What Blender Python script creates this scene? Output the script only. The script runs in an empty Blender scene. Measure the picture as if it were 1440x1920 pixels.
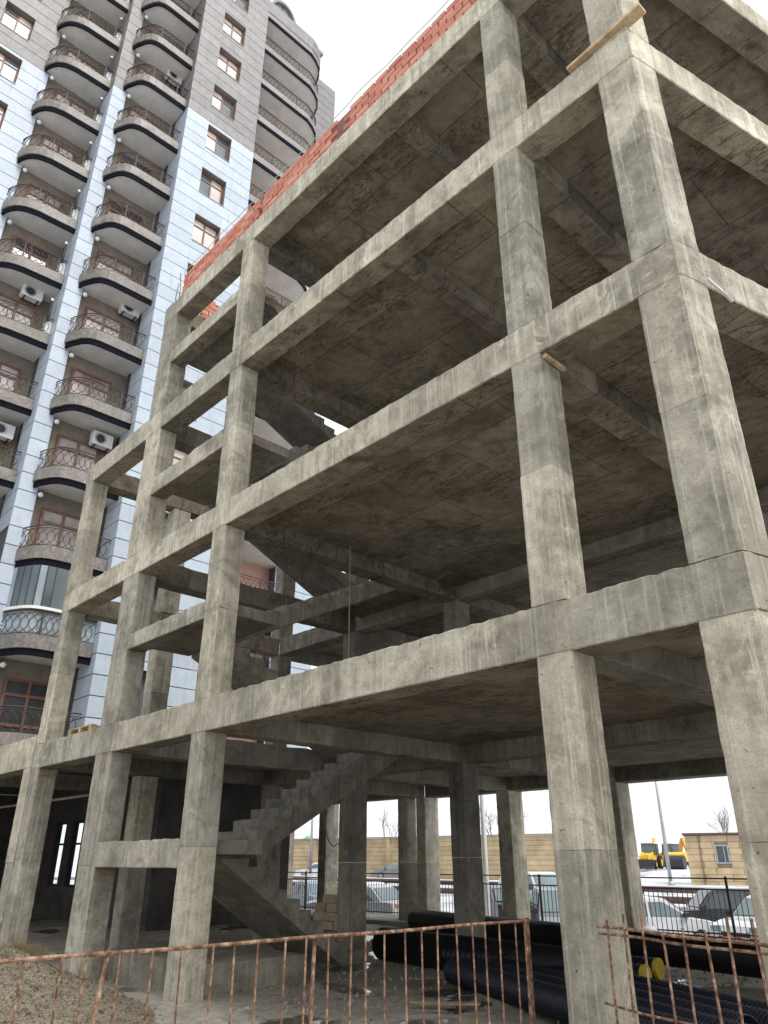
import bpy, math, random
from mathutils import Vector, Matrix
random.seed(7)
R = random.Random(11)
D2R = math.radians
# ---------------------------------------------------------------- camera
scene = bpy.context.scene
COL = scene.collection
cam_d = bpy.data.cameras.new("camera"); cam = bpy.data.objects.new("camera", cam_d); COL.objects.link(cam)
cam_d.sensor_fit = 'HORIZONTAL'; cam_d.sensor_width = 36.0; cam_d.lens = 34.727
cam_d.clip_start = 0.05; cam_d.clip_end = 4000
cam.location = (3.603, -5.722, 1.644)
cam.rotation_euler = (D2R(90 + 25.304), 0, D2R(46.633))
scene.camera = cam
# ---------------------------------------------------------------- world, sun, exposure
SUN_EL, SUN_AZ = 48, 86           # azimuth clockwise from +Y
world = bpy.data.worlds.new("World"); scene.world = world; world.use_nodes = True
nt = world.node_tree; nt.nodes.clear()
sky = nt.nodes.new('ShaderNodeTexSky'); sky.sky_type = 'NISHITA'; sky.sun_disc = False
sky.sun_elevation = D2R(SUN_EL); sky.sun_rotation = D2R(SUN_AZ)
sky.air_density = 1.0; sky.dust_density = 6.0; sky.ozone_density = 1.0; sky.altitude = 0
hs = nt.nodes.new('ShaderNodeHueSaturation'); hs.inputs['Saturation'].default_value = 0.25
mx = nt.nodes.new('ShaderNodeMix'); mx.data_type = 'RGBA'; mx.inputs['Factor'].default_value = 0.8
mx.inputs['B'].default_value = (10.4, 10.7, 11.1, 1)
bg = nt.nodes.new('ShaderNodeBackground'); bg.inputs['Strength'].default_value = 0.085
wo = nt.nodes.new('ShaderNodeOutputWorld')
nt.links.new(sky.outputs[0], hs.inputs['Color']); nt.links.new(hs.outputs[0], mx.inputs['A'])
nt.links.new(mx.outputs['Result'], bg.inputs['Color']); nt.links.new(bg.outputs[0], wo.inputs['Surface'])
sun_d = bpy.data.lights.new("sun", 'SUN'); sun_d.energy = 1.5; sun_d.angle = D2R(25); sun_d.color = (1, .97, .92)
sun = bpy.data.objects.new("sun", sun_d); COL.objects.link(sun)
_d = Vector((math.sin(D2R(SUN_AZ))*math.cos(D2R(SUN_EL)), math.cos(D2R(SUN_AZ))*math.cos(D2R(SUN_EL)), math.sin(D2R(SUN_EL))))
sun.rotation_euler = _d.to_track_quat('Z', 'Y').to_euler(); sun.location = _d*60
vs = scene.view_settings
vs.view_transform = 'Standard'; vs.look = 'None'; vs.gamma = 1; vs.exposure = 0.6; vs.use_curve_mapping = False
scene.cycles.max_bounces = 8; scene.cycles.diffuse_bounces = 5

# ---------------------------------------------------------------- materials
MATS = {}
def newmat(name):
    m = bpy.data.materials.new(name); m.use_nodes = True; MATS[name] = m
    t = m.node_tree; b = t.nodes['Principled BSDF']
    return m, t, b
def N(t, kind, **kw):
    n = t.nodes.new(kind)
    for k, v in kw.items():
        if k in n.inputs: n.inputs[k].default_value = v
        else: setattr(n, k, v)
    return n
def coords(t, scale=(1, 1, 1), obj=False):
    if obj:
        g = t.nodes.new('ShaderNodeTexCoord'); out = g.outputs['Object']
    else:
        g = t.nodes.new('ShaderNodeNewGeometry'); out = g.outputs['Position']
    mp = t.nodes.new('ShaderNodeMapping'); mp.inputs['Scale'].default_value = scale
    t.links.new(out, mp.inputs['Vector']); return mp.outputs[0]
def noise(t, vec, scale, detail=4, rough=.55, dist=0):
    n = N(t, 'ShaderNodeTexNoise', Scale=scale, Detail=detail, Roughness=rough, Distortion=dist)
    t.links.new(vec, n.inputs['Vector']); return n.outputs['Fac']
def ramp(t, fac, stops):
    r = t.nodes.new('ShaderNodeValToRGB'); e = r.color_ramp.elements
    e[0].position, e[0].color = stops[0][0], (*stops[0][1], 1)
    e[1].position, e[1].color = stops[-1][0], (*stops[-1][1], 1)
    for p, c in stops[1:-1]:
        q = e.new(p); q.color = (*c, 1)
    t.links.new(fac, r.inputs[0]); return r.outputs[0]
def g1(v): return (v, v, v)
def mix(t, fac, a, b, mode='MIX'):
    m = t.nodes.new('ShaderNodeMix'); m.data_type = 'RGBA'; m.blend_type = mode
    for k, v in (('Factor', fac), ('A', a), ('B', b)):
        if isinstance(v, (int, float)): m.inputs[k].default_value = v
        elif isinstance(v, tuple): m.inputs[k].default_value = (*v, 1)
        else: t.links.new(v, m.inputs[k])
    return m.outputs['Result']
def bump(t, b, h, strength=.4, dist=.02):
    n = N(t, 'ShaderNodeBump', Strength=strength, Distance=dist)
    t.links.new(h, n.inputs['Height']); t.links.new(n.outputs[0], b.inputs['Normal'])
def objrand(t):
    return t.nodes.new('ShaderNodeObjectInfo').outputs['Random']

def concrete(name, light, mid, dark, streaks=True, seams=False, stain=.5, drip=.9):
    m, t, b = newmat(name)
    p = coords(t); s = coords(t, (7, 7, .28))
    big = noise(t, p, 1.1, 7, .62, .7); med = noise(t, p, 5.5, 7, .7, .4); fine = noise(t, p, 45, 5, .75)
    col = ramp(t, big, [(.40, dark), (.49, mid), (.57, light)])
    col = mix(t, .45, col, ramp(t, med, [(.36, dark), (.5, mid), (.62, light)]))
    if streaks:
        st = noise(t, s, 1.0, 6, .62, .25)
        col = mix(t, ramp(t, st, [(.52, g1(0)), (.68, g1(.55))]), col, tuple(x*.5 for x in mid))
        st2 = noise(t, coords(t, (17, 17, .2)), 1.25, 3, .5, .2)
        col = mix(t, ramp(t, st2, [(.58, g1(0)), (.61, g1(drip)), (.635, g1(.1*drip)), (.69, g1(.65*drip))]), col, (.72, .69, .59))
        pat = noise(t, coords(t, (1, 1, .8)), 2.3, 8, .75, 1.6)
        col = mix(t, ramp(t, pat, [(.56, g1(0)), (.68, g1(.6))]), col, tuple(min(1, x*1.32) for x in light))
    col = mix(t, ramp(t, noise(t, p, 1.7, 8, .72, 1.2), [(.53, g1(0)), (.66, g1(stain))]), col, tuple(x*.55 for x in dark))
    col = mix(t, ramp(t, noise(t, p, .45, 5, .6, .8), [(.42, g1(.35)), (.55, g1(0))]), col, tuple(x*.6 for x in mid))
    col = mix(t, ramp(t, fine, [(.33, g1(.6)), (.5, g1(0))]), col, tuple(x*.62 for x in mid))
    pit = noise(t, coords(t, (1, 1, 1.6)), 19, 3, .6, .5)
    col = mix(t, ramp(t, pit, [(.675, g1(0)), (.70, g1(.8))]), col, tuple(x*.3 for x in dark))
    sc = noise(t, coords(t, (3.2, 3.2, 8)), 2.2, 6, .7, 2.0)
    col = mix(t, ramp(t, sc, [(.487, g1(0)), (.5, g1(.5)), (.513, g1(0))]), col, tuple(x*.55 for x in dark))
    h = mix(t, .5, fine, med)
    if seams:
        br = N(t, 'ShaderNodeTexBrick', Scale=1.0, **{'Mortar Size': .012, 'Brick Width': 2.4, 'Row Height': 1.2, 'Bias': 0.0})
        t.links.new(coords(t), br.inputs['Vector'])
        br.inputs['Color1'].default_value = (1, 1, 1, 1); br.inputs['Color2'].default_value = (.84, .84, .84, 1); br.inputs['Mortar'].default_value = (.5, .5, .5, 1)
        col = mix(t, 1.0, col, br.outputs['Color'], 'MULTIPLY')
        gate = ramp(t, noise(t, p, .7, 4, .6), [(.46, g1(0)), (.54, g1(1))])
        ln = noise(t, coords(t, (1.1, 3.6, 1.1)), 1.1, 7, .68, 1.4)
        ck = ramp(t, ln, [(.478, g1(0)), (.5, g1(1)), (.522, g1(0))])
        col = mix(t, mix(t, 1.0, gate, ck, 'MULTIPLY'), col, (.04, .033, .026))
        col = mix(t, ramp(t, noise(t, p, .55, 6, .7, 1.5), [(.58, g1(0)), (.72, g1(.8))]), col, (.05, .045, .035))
    rv = ramp(t, objrand(t), [(0, (.74, .745, .76)), (.5, (.95, .945, .93)), (1, (1.15, 1.14, 1.10))])
    col = mix(t, 1.0, col, rv, 'MULTIPLY')
    t.links.new(col, b.inputs['Base Color']); b.inputs['Roughness'].default_value = .92
    b.inputs['Specular IOR Level'].default_value = .25
    bump(t, b, h, .55, .025)
    return m
concrete('concrete', (.70, .65, .532), (.475, .438, .352), (.247, .227, .182))
concrete('concrete_dark', (.38, .355, .29), (.27, .25, .203), (.148, .136, .11), drip=.3)  # darker copy of the concrete colours, weaker drips
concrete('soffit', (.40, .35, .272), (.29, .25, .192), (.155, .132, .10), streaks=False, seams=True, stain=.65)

def simple(name, col, rough=.7, metal=0, var=.25, scale=6, bmp=.15, spec=.5, rnd=0, obj=False):
    m, t, b = newmat(name)
    n = noise(t, coords(t, obj=obj), scale, 5, .6)
    c = ramp(t, n, [(.3, tuple(x*(1-var) for x in col)), (.7, tuple(min(1, x*(1+var)) for x in col))])
    if rnd: c = mix(t, 1.0, c, ramp(t, objrand(t), [(0, g1(1-rnd)), (1, g1(1+rnd))]), 'MULTIPLY')
    t.links.new(c, b.inputs['Base Color']); b.inputs['Roughness'].default_value = rough; b.inputs['Metallic'].default_value = metal
    b.inputs['Specular IOR Level'].default_value = spec
    if bmp: bump(t, b, n, bmp, .01)
    return m
def tile(name, a, bcol, rnd=.08):
    m, t, b = newmat(name)
    p = coords(t)
    c = mix(t, ramp(t, noise(t, p, 2.2, 7, .7, .8), [(.35, g1(0)), (.7, g1(1))]), a, bcol)
    c = mix(t, ramp(t, noise(t, coords(t, (5, 5, .5)), 1, 4), [(.55, g1(0)), (.75, g1(.45))]), c, tuple(x*.72 for x in a))
    c = mix(t, 1.0, c, ramp(t, objrand(t), [(0, g1(1-rnd)), (1, g1(1+rnd))]), 'MULTIPLY')
    t.links.new(c, b.inputs['Base Color']); b.inputs['Roughness'].default_value = .45
    b.inputs['Specular IOR Level'].default_value = .35
    return m
tile('tile_blue', (.385, .445, .515), (.475, .53, .59))
tile('tile_grey', (.175, .167, .164), (.27, .258, .253), .12)
tile('marble', (.135, .12, .105), (.25, .228, .20), .12)
def veins():
    m = MATS['marble']; t = m.node_tree; b = t.nodes['Principled BSDF']; src = b.inputs['Base Color'].links[0].from_socket
    n = noise(t, coords(t), 2.6, 7, .7, 2.2)
    c = mix(t, ramp(t, n, [(.488, g1(0)), (.5, g1(.7)), (.512, g1(0))]), src, (.62, .58, .53))
    c = mix(t, ramp(t, noise(t, coords(t), 6, 5, .7), [(.66, g1(0)), (.7, g1(.6))]), c, (.6, .57, .53))
    t.links.new(c, b.inputs['Base Color'])
veins()
simple('joint', (.09, .09, .10), .9, var=.2, bmp=0)
simple('plaster_dark', (.22, .185, .15), .9, var=.2, scale=3)
simple('plaster_soffit', (.62, .60, .565), .9, var=.12, scale=1.5)
simple('dim_interior_wall', (.08, .075, .068), .95, var=.4, scale=2)  # gloom of the deep podium interior put into the wall colour
simple('salmon', (.56, .33, .27), .8, var=.1, scale=2)
simple('trim_black', (.008, .008, .014), .9, var=.3, spec=.1)
simple('iron', (.055, .04, .032), .6, var=.4, scale=12, bmp=0)
simple('frame_brown', (.16, .07, .045), .5, var=.3)
simple('white_paint', (.72, .72, .70), .5, var=.08, scale=8, bmp=0)
simple('lamp_white', (.80, .80, .80), .4, var=.03, bmp=0)
simple('dark_metal', (.03, .03, .033), .5, var=.3, bmp=0)
simple('black_rubber', (.018, .018, .018), .85, var=.2, bmp=0)
simple('galv', (.42, .43, .44), .45, metal=.6, var=.15)
simple('wood', (.50, .36, .21), .8, var=.3, scale=9)
simple('wood_old', (.30, .22, .15), .9, var=.35, scale=9)
simple('rope', (.30, .26, .18), .9, var=.2)
simple('limestone', (.60, .48, .33), .95, var=.22, scale=7, rnd=.14, bmp=.4)
simple('mortar_dark', (.20, .11, .085), .95, var=.3)
simple('mortar', (.30, .27, .22), .95, var=.2)
simple('wall_stone', (.52, .40, .245), .95, var=.22, scale=.9, rnd=.10, bmp=.2)
simple('black_pipe', (.007, .007, .008), .55, var=.3, bmp=0, spec=.25)
simple('navy_pipe', (.007, .0095, .017), .5, var=.3, bmp=0, spec=.35)
simple('yellow_cap', (.46, .32, .02), .6, var=.12)
simple('yellow_paint', (.72, .44, .03), .5, var=.15, scale=2)
simple('orange_paint', (.62, .30, .04), .5, var=.15, scale=2)
simple('green_roof', (.16, .42, .20), .7, var=.15)
simple('bark', (.16, .13, .11), .95, var=.3)
simple('dry_grass', (.30, .21, .09), .95, var=.4, scale=14)
simple('rail_dark', (.13, .075, .07), .7, var=.3)
simple('curtain', (.52, .49, .45), .9, var=.1, scale=10)
simple('snow', (.82, .84, .88), .8, var=.05, scale=3)
simple('plastic_bag', (.75, .76, .78), .5, var=.08)
simple('debris_brick', (.40, .17, .12), .9, var=.3, rnd=.3)

def rust(name):
    m, t, b = newmat(name)
    p = coords(t)
    c = ramp(t, noise(t, p, 16, 6, .7), [(.33, (.055, .03, .022)), (.46, (.14, .07, .045)), (.58, (.31, .19, .12)), (.68, (.48, .36, .26))])
    t.links.new(c, b.inputs['Base Color']); b.inputs['Roughness'].default_value = .85
    bump(t, b, noise(t, p, 90, 4), .5, .004)
rust('rust')
def brickmat():
    m, t, b = newmat('brick')
    p = coords(t)
    c = ramp(t, objrand(t), [(0, (.50, .165, .105)), (.5, (.60, .235, .155)), (1, (.68, .34, .25))])
    c = mix(t, ramp(t, noise(t, p, 9, 5, .7), [(.5, g1(0)), (.75, g1(.45))]), c, (.60, .42, .34))
    c = mix(t, ramp(t, noise(t, p, 3, 4), [(.55, g1(0)), (.75, g1(.4))]), c, (.26, .08, .05))
    t.links.new(c, b.inputs['Base Color']); b.inputs['Roughness'].default_value = .9
    bump(t, b, noise(t, p, 60, 3), .4, .006)
brickmat()
def paint(name, col, rough=.28):
    m, t, b = newmat(name)
    n = noise(t, coords(t), 2.5, 4)
    c = ramp(t, n, [(.35, tuple(x*.86 for x in col)), (.7, tuple(min(1, x*1.05) for x in col))])
    t.links.new(c, b.inputs['Base Color']); b.inputs['Roughness'].default_value = rough
    b.inputs['Coat Weight'].default_value = .5
for n_, c_ in (('car_white', (.70, .71, .72)), ('car_black', (.025, .026, .03)), ('car_grey', (.20, .21, .23)), ('car_silver', (.45, .47, .50)), ('car_blue', (.28, .36, .48))):
    paint(n_, c_)
def glassm(name, col, rough=.08, var=.3, scale=.6):
    m, t, b = newmat(name)
    n = noise(t, coords(t), scale, 3)
    c = ramp(t, n, [(.35, tuple(x*(1-var) for x in col)), (.7, tuple(x*(1+var) for x in col))])
    t.links.new(c, b.inputs['Base Color']); b.inputs['Roughness'].default_value = rough
    b.inputs['Specular IOR Level'].default_value = .7
glassm('glass_dark', (.05, .055, .06)); glassm('glass_pale', (.55, .48, .45), .2); glassm('glass_car', (.16, .21, .22), .06)
glassm('glass_door', (.30, .255, .235), .25, .45, .9); glassm('glass_tint', (.10, .13, .14), .1); glassm('glass_light', (.35, .41, .45), .1)
def clearglass():
    m, t, b = newmat('glass_clear')
    b.inputs['Transmission Weight'].default_value = 1; b.inputs['Roughness'].default_value = .02; b.inputs['IOR'].default_value = 1.05
    b.inputs['Base Color'].default_value = (.93, .97, .98, 1)
clearglass()
def groundmat():
    m, t, b = newmat('mud')
    p = coords(t)
    a = noise(t, p, .7, 7, .65, .8); f = noise(t, p, 9, 6, .7); w = noise(t, p, .55, 4, .5, .4)
    c = ramp(t, a, [(.36, (.20, .175, .135)), (.5, (.34, .305, .245)), (.64, (.47, .43, .36))])
    c = mix(t, .45, c, ramp(t, f, [(.35, (.15, .13, .10)), (.62, (.46, .42, .35))]))
    c = mix(t, ramp(t, noise(t, coords(t, (2.2, 5, 1)), 2.4, 5, .75, 1.5), [(.58, g1(0)), (.66, g1(.7))]), c, (.05, .04, .03))
    wet = ramp(t, w, [(.585, g1(0)), (.61, g1(1))])
    snow = ramp(t, noise(t, p, 1.1, 6, .7, .5), [(.655, g1(0)), (.68, g1(1))])
    c = mix(t, wet, c, (.11, .098, .08)); c = mix(t, snow, c, (.72, .74, .78))
    t.links.new(c, b.inputs['Base Color'])
    t.links.new(mix(t, wet, (.9, .9, .9), (.07, .07, .07)), b.inputs['Roughness'])
    bump(t, b, mix(t, wet, mix(t, .5, a, f), (.4, .4, .4)), .7, .05)
    m, t, b = newmat('snow_ground')
    p = coords(t)
    c = ramp(t, noise(t, p, .22, 7, .65, .8), [(.36, (.28, .28, .28)), (.48, (.58, .60, .63)), (.62, (.76, .78, .82))])
    c = mix(t, ramp(t, noise(t, coords(t, (.25, 3, 1)), .9, 5), [(.58, g1(0)), (.7, g1(.5))]), c, (.22, .22, .22))
    t.links.new(c, b.inputs['Base Color']); b.inputs['Roughness'].default_value = .6
    m, t, b = newmat('gravel')
    p = coords(t)
    v = N(t, 'ShaderNodeTexVoronoi', Scale=55.0); t.links.new(p, v.inputs['Vector'])
    c = ramp(t, v.outputs['Color'], [(.1, (.09, .072, .048)), (.5, (.24, .195, .135)), (.9, (.46, .40, .30))])
    c = mix(t, .3, c, ramp(t, noise(t, p, 2, 4), [(.3, (.12, .10, .07)), (.7, (.34, .29, .22))]))
    t.links.new(c, b.inputs['Base Color']); b.inputs['Roughness'].default_value = .95
    bump(t, b, v.outputs['Distance'], 1.0, .02)
    m, t, b = newmat('slab_floor')
    p = coords(t)
    c = ramp(t, noise(t, p, 1.4, 7, .7, .6), [(.3, (.15, .135, .115)), (.55, (.26, .245, .215)), (.72, (.38, .36, .32))])
    c = mix(t, ramp(t, noise(t, p, 1.0, 6, .7), [(.63, g1(0)), (.66, g1(.9))]), c, (.72, .74, .78))
    t.links.new(c, b.inputs['Base Color']); b.inputs['Roughness'].default_value = .8
    bump(t, b, noise(t, p, 12, 5), .5, .02)
groundmat()

# ---------------------------------------------------------------- mesh builder
class MB:
    def __init__(s): s.v = []; s.f = []; s.smooth = False
    def quad(s, *p):
        i = len(s.v); s.v += [tuple(q) for q in p]; s.f.append(tuple(range(i, i+len(p)))); return s
    def box(s, a, b, j=0):
        (x0, y0, z0), (x1, y1, z1) = a, b; i = len(s.v)
        for z in (z0, z1):
            for x, y in ((x0, y0), (x1, y0), (x1, y1), (x0, y1)):
                s.v.append((x+R.uniform(-j, j), y+R.uniform(-j, j), z+R.uniform(-j, j)))
        for q in ((0, 3, 2, 1), (4, 5, 6, 7), (0, 1, 5, 4), (1, 2, 6, 5), (2, 3, 7, 6), (3, 0, 4, 7)):
            s.f.append(tuple(i+k for k in q))
        return s
    def rings(s, rings, cap=True, closed=True):
        i = len(s.v); n = len(rings[0])
        for r in rings: s.v += [tuple(p) for p in r]
        for k in range(len(rings)-1):
            for q in range(n if closed else n-1):
                a = i+k*n+q; b = i+k*n+(q+1) % n
                s.f.append((a, b, b+n, a+n))
        if cap and closed:
            s.f.append(tuple(i+q for q in reversed(range(n))))
            s.f.append(tuple(i+(len(rings)-1)*n+q for q in range(n)))
        return s
    def extr(s, poly, o, U, V, W, ts, ch=.015, j=0.0, jt=0.0):
        """polygon (u,v) extruded along W at stations ts, chamfered corners, jitter j; jt: extra ragged jitter on the highest v"""
        o, U, V, W = Vector(o), Vector(U), Vector(V), Vector(W)
        n = len(poly); pp = []
        for k in range(n):
            p = Vector(poly[k]); a = (Vector(poly[k-1])-p); b = (Vector(poly[(k+1) % n])-p)
            if ch:
                pp.append((p+a.normalized()*min(ch, a.length*.3), p)); pp.append((p+b.normalized()*min(ch, b.length*.3), p))
            else: pp.append((p, p))
        vmax = max(p[1] for p in poly)
        rr = []
        for t in ts:
            ring = []
            for q, p in pp:
                x = o+U*(q[0]+R.uniform(-j, j))+V*(q[1]+R.uniform(-j, j))+W*t
                if jt and p[1] > vmax-.01: x = x+V*R.uniform(-jt, jt*.3)
                ring.append(x)
            rr.append(ring)
        return s.rings(rr)
    def tube(s, path, r, n=6, cap=True):
        path = [Vector(p) for p in path]; rr = []
        up = None
        for i, p in enumerate(path):
            d = (path[min(i+1, len(path)-1)]-path[max(i-1, 0)])
            if d.length < 1e-9: d = Vector((0, 0, 1))
            d.normalize()
            ref = Vector((0, 0, 1)) if abs(d.z) < .9 else Vector((1, 0, 0))
            a = d.cross(ref).normalized(); b = a.cross(d)
            rad = r[i] if isinstance(r, (list, tuple)) else r
            rr.append([p+a*(rad*math.cos(2*math.pi*k/n))+b*(rad*math.sin(2*math.pi*k/n)) for k in range(n)])
        return s.rings(rr, cap)
    def lathe(s, o, A, prof, n=16):
        """prof: list of (distance along A, radius)"""
        o, A = Vector(o), Vector(A).normalized()
        ref = Vector((0, 0, 1)) if abs(A.z) < .9 else Vector((1, 0, 0))
        a = A.cross(ref).normalized(); b = a.cross(A)
        rr = [[o+A*t+a*(r*math.cos(2*math.pi*k/n))+b*(r*math.sin(2*math.pi*k/n)) for k in range(n)] for t, r in prof]
        return s.rings(rr)
    def xf(s, loc, rz):
        c, q = math.cos(rz), math.sin(rz)
        s.v = [(loc[0]+v[0]*c-v[1]*q, loc[1]+v[0]*q+v[1]*c, loc[2]+v[2]) for v in s.v]; return s
    def build(s, name, mat, parent=None, smooth=None, under=None, **props):
        lo = [min(v[i] for v in s.v) for i in range(3)]; hi = [max(v[i] for v in s.v) for i in range(3)]
        c = Vector(((lo[0]+hi[0])/2, (lo[1]+hi[1])/2, lo[2]))
        me = bpy.data.meshes.new(name)
        me.from_pydata([tuple(Vector(v)-c) for v in s.v], [], s.f); me.update()
        import bmesh
        bm = bmesh.new(); bm.from_mesh(me); bmesh.ops.recalc_face_normals(bm, faces=bm.faces); bm.to_mesh(me); bm.free()
        mats = mat if isinstance(mat, (list, tuple)) else [mat]
        for m in mats: me.materials.append(MATS[m])
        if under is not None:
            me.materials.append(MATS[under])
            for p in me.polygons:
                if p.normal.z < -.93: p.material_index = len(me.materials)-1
        if smooth:
            for p in me.polygons: p.use_smooth = True
        o = bpy.data.objects.new(name, me); COL.objects.link(o)
        put(o, c, parent)
        for k, v in props.items(): o[k] = v
        return o
WORLD = {}
def put(o, c, parent):
    """place o at world point c; parents here are never rotated"""
    c = Vector(c); WORLD[o.name] = c
    if parent:
        o.parent = parent; o.location = c-WORLD[parent.name]
    else: o.location = c
def thing(name, label, cat, loc, group=None):
    o = bpy.data.objects.new(name, None); COL.objects.link(o); o.empty_display_size = .3
    o['label'] = label; o['category'] = cat
    if group: o['group'] = group
    put(o, loc, None); return o
def tag(o, label, cat, group=None):
    o['label'] = label; o['category'] = cat
    if group: o['group'] = group
    return o
def copyobj(o, parent, c):
    n = o.copy(); COL.objects.link(n); n.parent = None; put(n, c, parent); return n
def copytree(o, parent, dz):
    """copy a part and its sub-parts, shifted"""
    c = copyobj(o, parent, WORLD[o.name]+Vector(dz))
    for ch in list(o.children):
        copyobj(ch, c, WORLD[ch.name]+Vector(dz))
    return c
def lin(a, b, n): return [a+(b-a)*i/(n-1) for i in range(n)]
X3, Y3, Z3 = Vector((1, 0, 0)), Vector((0, 1, 0)), Vector((0, 0, 1))
def struct(o): o['kind'] = 'structure'; return o

# ---------------------------------------------------------------- the ground
FH = Vector((-.7270, .6867, 0)); RH = Vector((.6867, .7270, 0)); CAM = Vector((3.603, -5.722, 0))
def sstep(x, a, b):
    t = max(0, min(1, (x-a)/(b-a))); return t*t*(3-2*t)
def terrain(x, y):
    d = Vector((x, y, 0))-CAM; f = d.dot(FH); l = d.dot(RH)
    h = -.9+1.0*sstep(f, 32, 62)
    h += .85*sstep(l, 24, 33)*sstep(f, 62, 92)
    return h
def lot():
    m = MB(); fs = [-60, -10, 5, 15, 20, 25, 30, 34, 38, 42, 46, 50, 54, 58, 62, 68, 74, 80, 86, 92, 110, 150, 250, 500, 1000, 3000]
    ls = [-3000, -900, -300, -120, -60, -30, -15, 0, 8, 16, 20, 24, 26, 28, 30, 32, 34, 40, 60, 120, 300, 900, 3000]
    for f in fs:
        for l in ls:
            p = CAM+FH*f+RH*l; m.v.append((p.x, p.y, terrain(p.x, p.y)))
    n = len(ls)
    for i in range(len(fs)-1):
        for k in range(n-1):
            a = i*n+k; m.f.append((a, a+1, a+n+1, a+n))
    struct(m.build('ground', 'snow_ground', smooth=True))
lot()
def site():
    # raised muddy building site in front of and below the frame
    m = MB(); nx, ny = 70, 56
    for k in range(ny+1):
        for i in range(nx+1):
            x = -24+34*i/nx; y = -14+26.6*k/ny
            z = .03*math.sin(1.7*x+.6*y)+.025*math.sin(2.9*y-1.1*x)+R.uniform(-.018, .018)
            m.v.append((x, y, z))
    for k in range(ny):
        for i in range(nx):
            a = k*(nx+1)+i; m.f.append((a, a+1, a+nx+2, a+nx+1))
    # skirt
    b = len(m.v); m.v += [(-24, 12.6, -1.6), (10, 12.6, -1.6)]
    m.f.append(tuple([b, b+1]+[ny*(nx+1)+i for i in range(nx, -1, -1)]))
    struct(m.build('site_ground', 'mud', smooth=True))
site()
m = MB(); m.extr([(-21, 0), (4, 0), (4, .16), (-21, .16)], (0, 10.6, 0), X3, Z3, Y3, lin(0, 2.1, 4), .02, .01)
struct(m.build('kerb_slab', 'slab_floor'))

# ---------------------------------------------------------------- the unfinished frame
LV = [(3.37, 3.86), (6.67, 7.13), (9.90, 10.39), (12.98, 13.46)]
FR = thing('concrete_frame_building', 'unfinished grey concrete frame building with open floors, bare columns and stairs', 'building', (-5, 5, 0))
XS = {'K1': (1.17, 1.63), 'K2': (-.40, 0.0), 'K3': (-6.66, -6.27), 'K4': (-9.95, -9.32), 'K5': (-13.0, -12.62)}
SK = math.tan(D2R(14))
def xsk(y): return 1.63+SK*y            # outer face of the skewed right side
def column(poly, z0, z1, mat='concrete', parent=FR, j=.0035):
    # two pours per storey, a hair different in size, so that the joint line is real
    cx = sum(p[0] for p in poly)/len(poly); cy = sum(p[1] for p in poly)/len(poly)
    zm = z0+(z1-z0)*R.uniform(.47, .56)
    for a, b, in ((z0, zm), (zm+.004, z1)):
        s = 1+R.uniform(-.022, .004)
        pl = [((p[0]-cx)*s, (p[1]-cy)*s) for p in poly]
        m = MB(); n = max(4, int((b-a)/.1))
        m.extr(pl, (cx+R.uniform(-.004, .004), cy+R.uniform(-.003, .004), 0), X3, Y3, Z3, lin(a, b, n), .018, j)
        m.build('column', mat, parent)
def rect(x0, x1, y0, y1): return [(x0, y0), (x1, y0), (x1, y1), (x0, y1)]
def beamX(x0, x1, y0, y1, z0, z1, mat='concrete', jt=.016, parent=FR, name='beam'):
    m = MB(); n = max(4, int((x1-x0)/.075))
    m.extr([(y0, z0), (y1, z0), (y1, z1), (y0, z1)], (0, 0, 0), Y3, Z3, X3, lin(x0, x1, n), .012, .003, jt)
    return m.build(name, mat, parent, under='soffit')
def beamY(y0, y1, x0, x1, z0, z1, mat='concrete', jt=.02, parent=FR, name='beam'):
    m = MB(); n = max(4, int((y1-y0)/.2))
    m.extr([(x0, z0), (x1, z0), (x1, z1), (x0, z1)], (0, 0, 0), X3, Z3, Y3, lin(y0, y1, n), .014, .005, jt)
    return m.build(name, mat, parent)
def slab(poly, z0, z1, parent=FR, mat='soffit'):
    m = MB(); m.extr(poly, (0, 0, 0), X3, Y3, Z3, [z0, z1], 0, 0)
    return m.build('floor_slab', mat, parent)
def skewbeam(y0, y1, z0, z1):
    W = Vector((math.sin(D2R(14)), math.cos(D2R(14)), 0)); U = Vector((-W.y, W.x, 0))
    L0, L1 = y0/W.y, y1/W.y
    m = MB(); m.extr([(0, z0), (.40, z0), (.40, z1), (0, z1)], (1.632, 0, 0), U, Z3, W, lin(L0, L1, int((L1-L0)/.08)), .012, .003, .016)
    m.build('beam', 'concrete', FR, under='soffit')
ROW2, ROW3 = (5.70, 6.15), (11.25, 11.85)
floors = [0.02]+[b for a, b in LV[:3]]
# columns, front row and the rows behind
for k in range(4):
    z0 = floors[k] if k else -.05; z1 = LV[k][0]
    y1 = .38
    column([(1.17, .004), (1.63, .004), (1.63+SK*.38, .38), (1.17+SK*.38, .38)], z0, z1)
    for nm in ('K2', 'K3', 'K4'):
        x0, x1 = XS[nm]; column(rect(x0, x1, .005, .40), z0, z1)
    if k < 3:
        column(rect(-13.0, -12.62, .005, .40), z0, z1)
        column(rect(-13.0, -12.62, 2.2, 2.66), z0, z1)
    for (ya, yb) in (ROW2, ROW3):
        for nm in ('K2', 'K3', 'K4', 'K5'):
            if nm == 'K5' and k == 3: continue
            if nm == 'K2' and k == 0 and ya > 8: pass
            x0, x1 = XS[nm]
            column(rect(x0, min(x1, x0+.45), ya, yb), z0-.012, z1+.03, 'concrete_dark' if ya < 8 else 'concrete')  # rearmost row takes the lighter concrete, its daylight painted in
        xo = xsk((ya+yb)/2); column(rect(xo-.45, xo-.05, ya, yb), z0-.012, z1+.03, 'concrete_dark')
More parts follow.
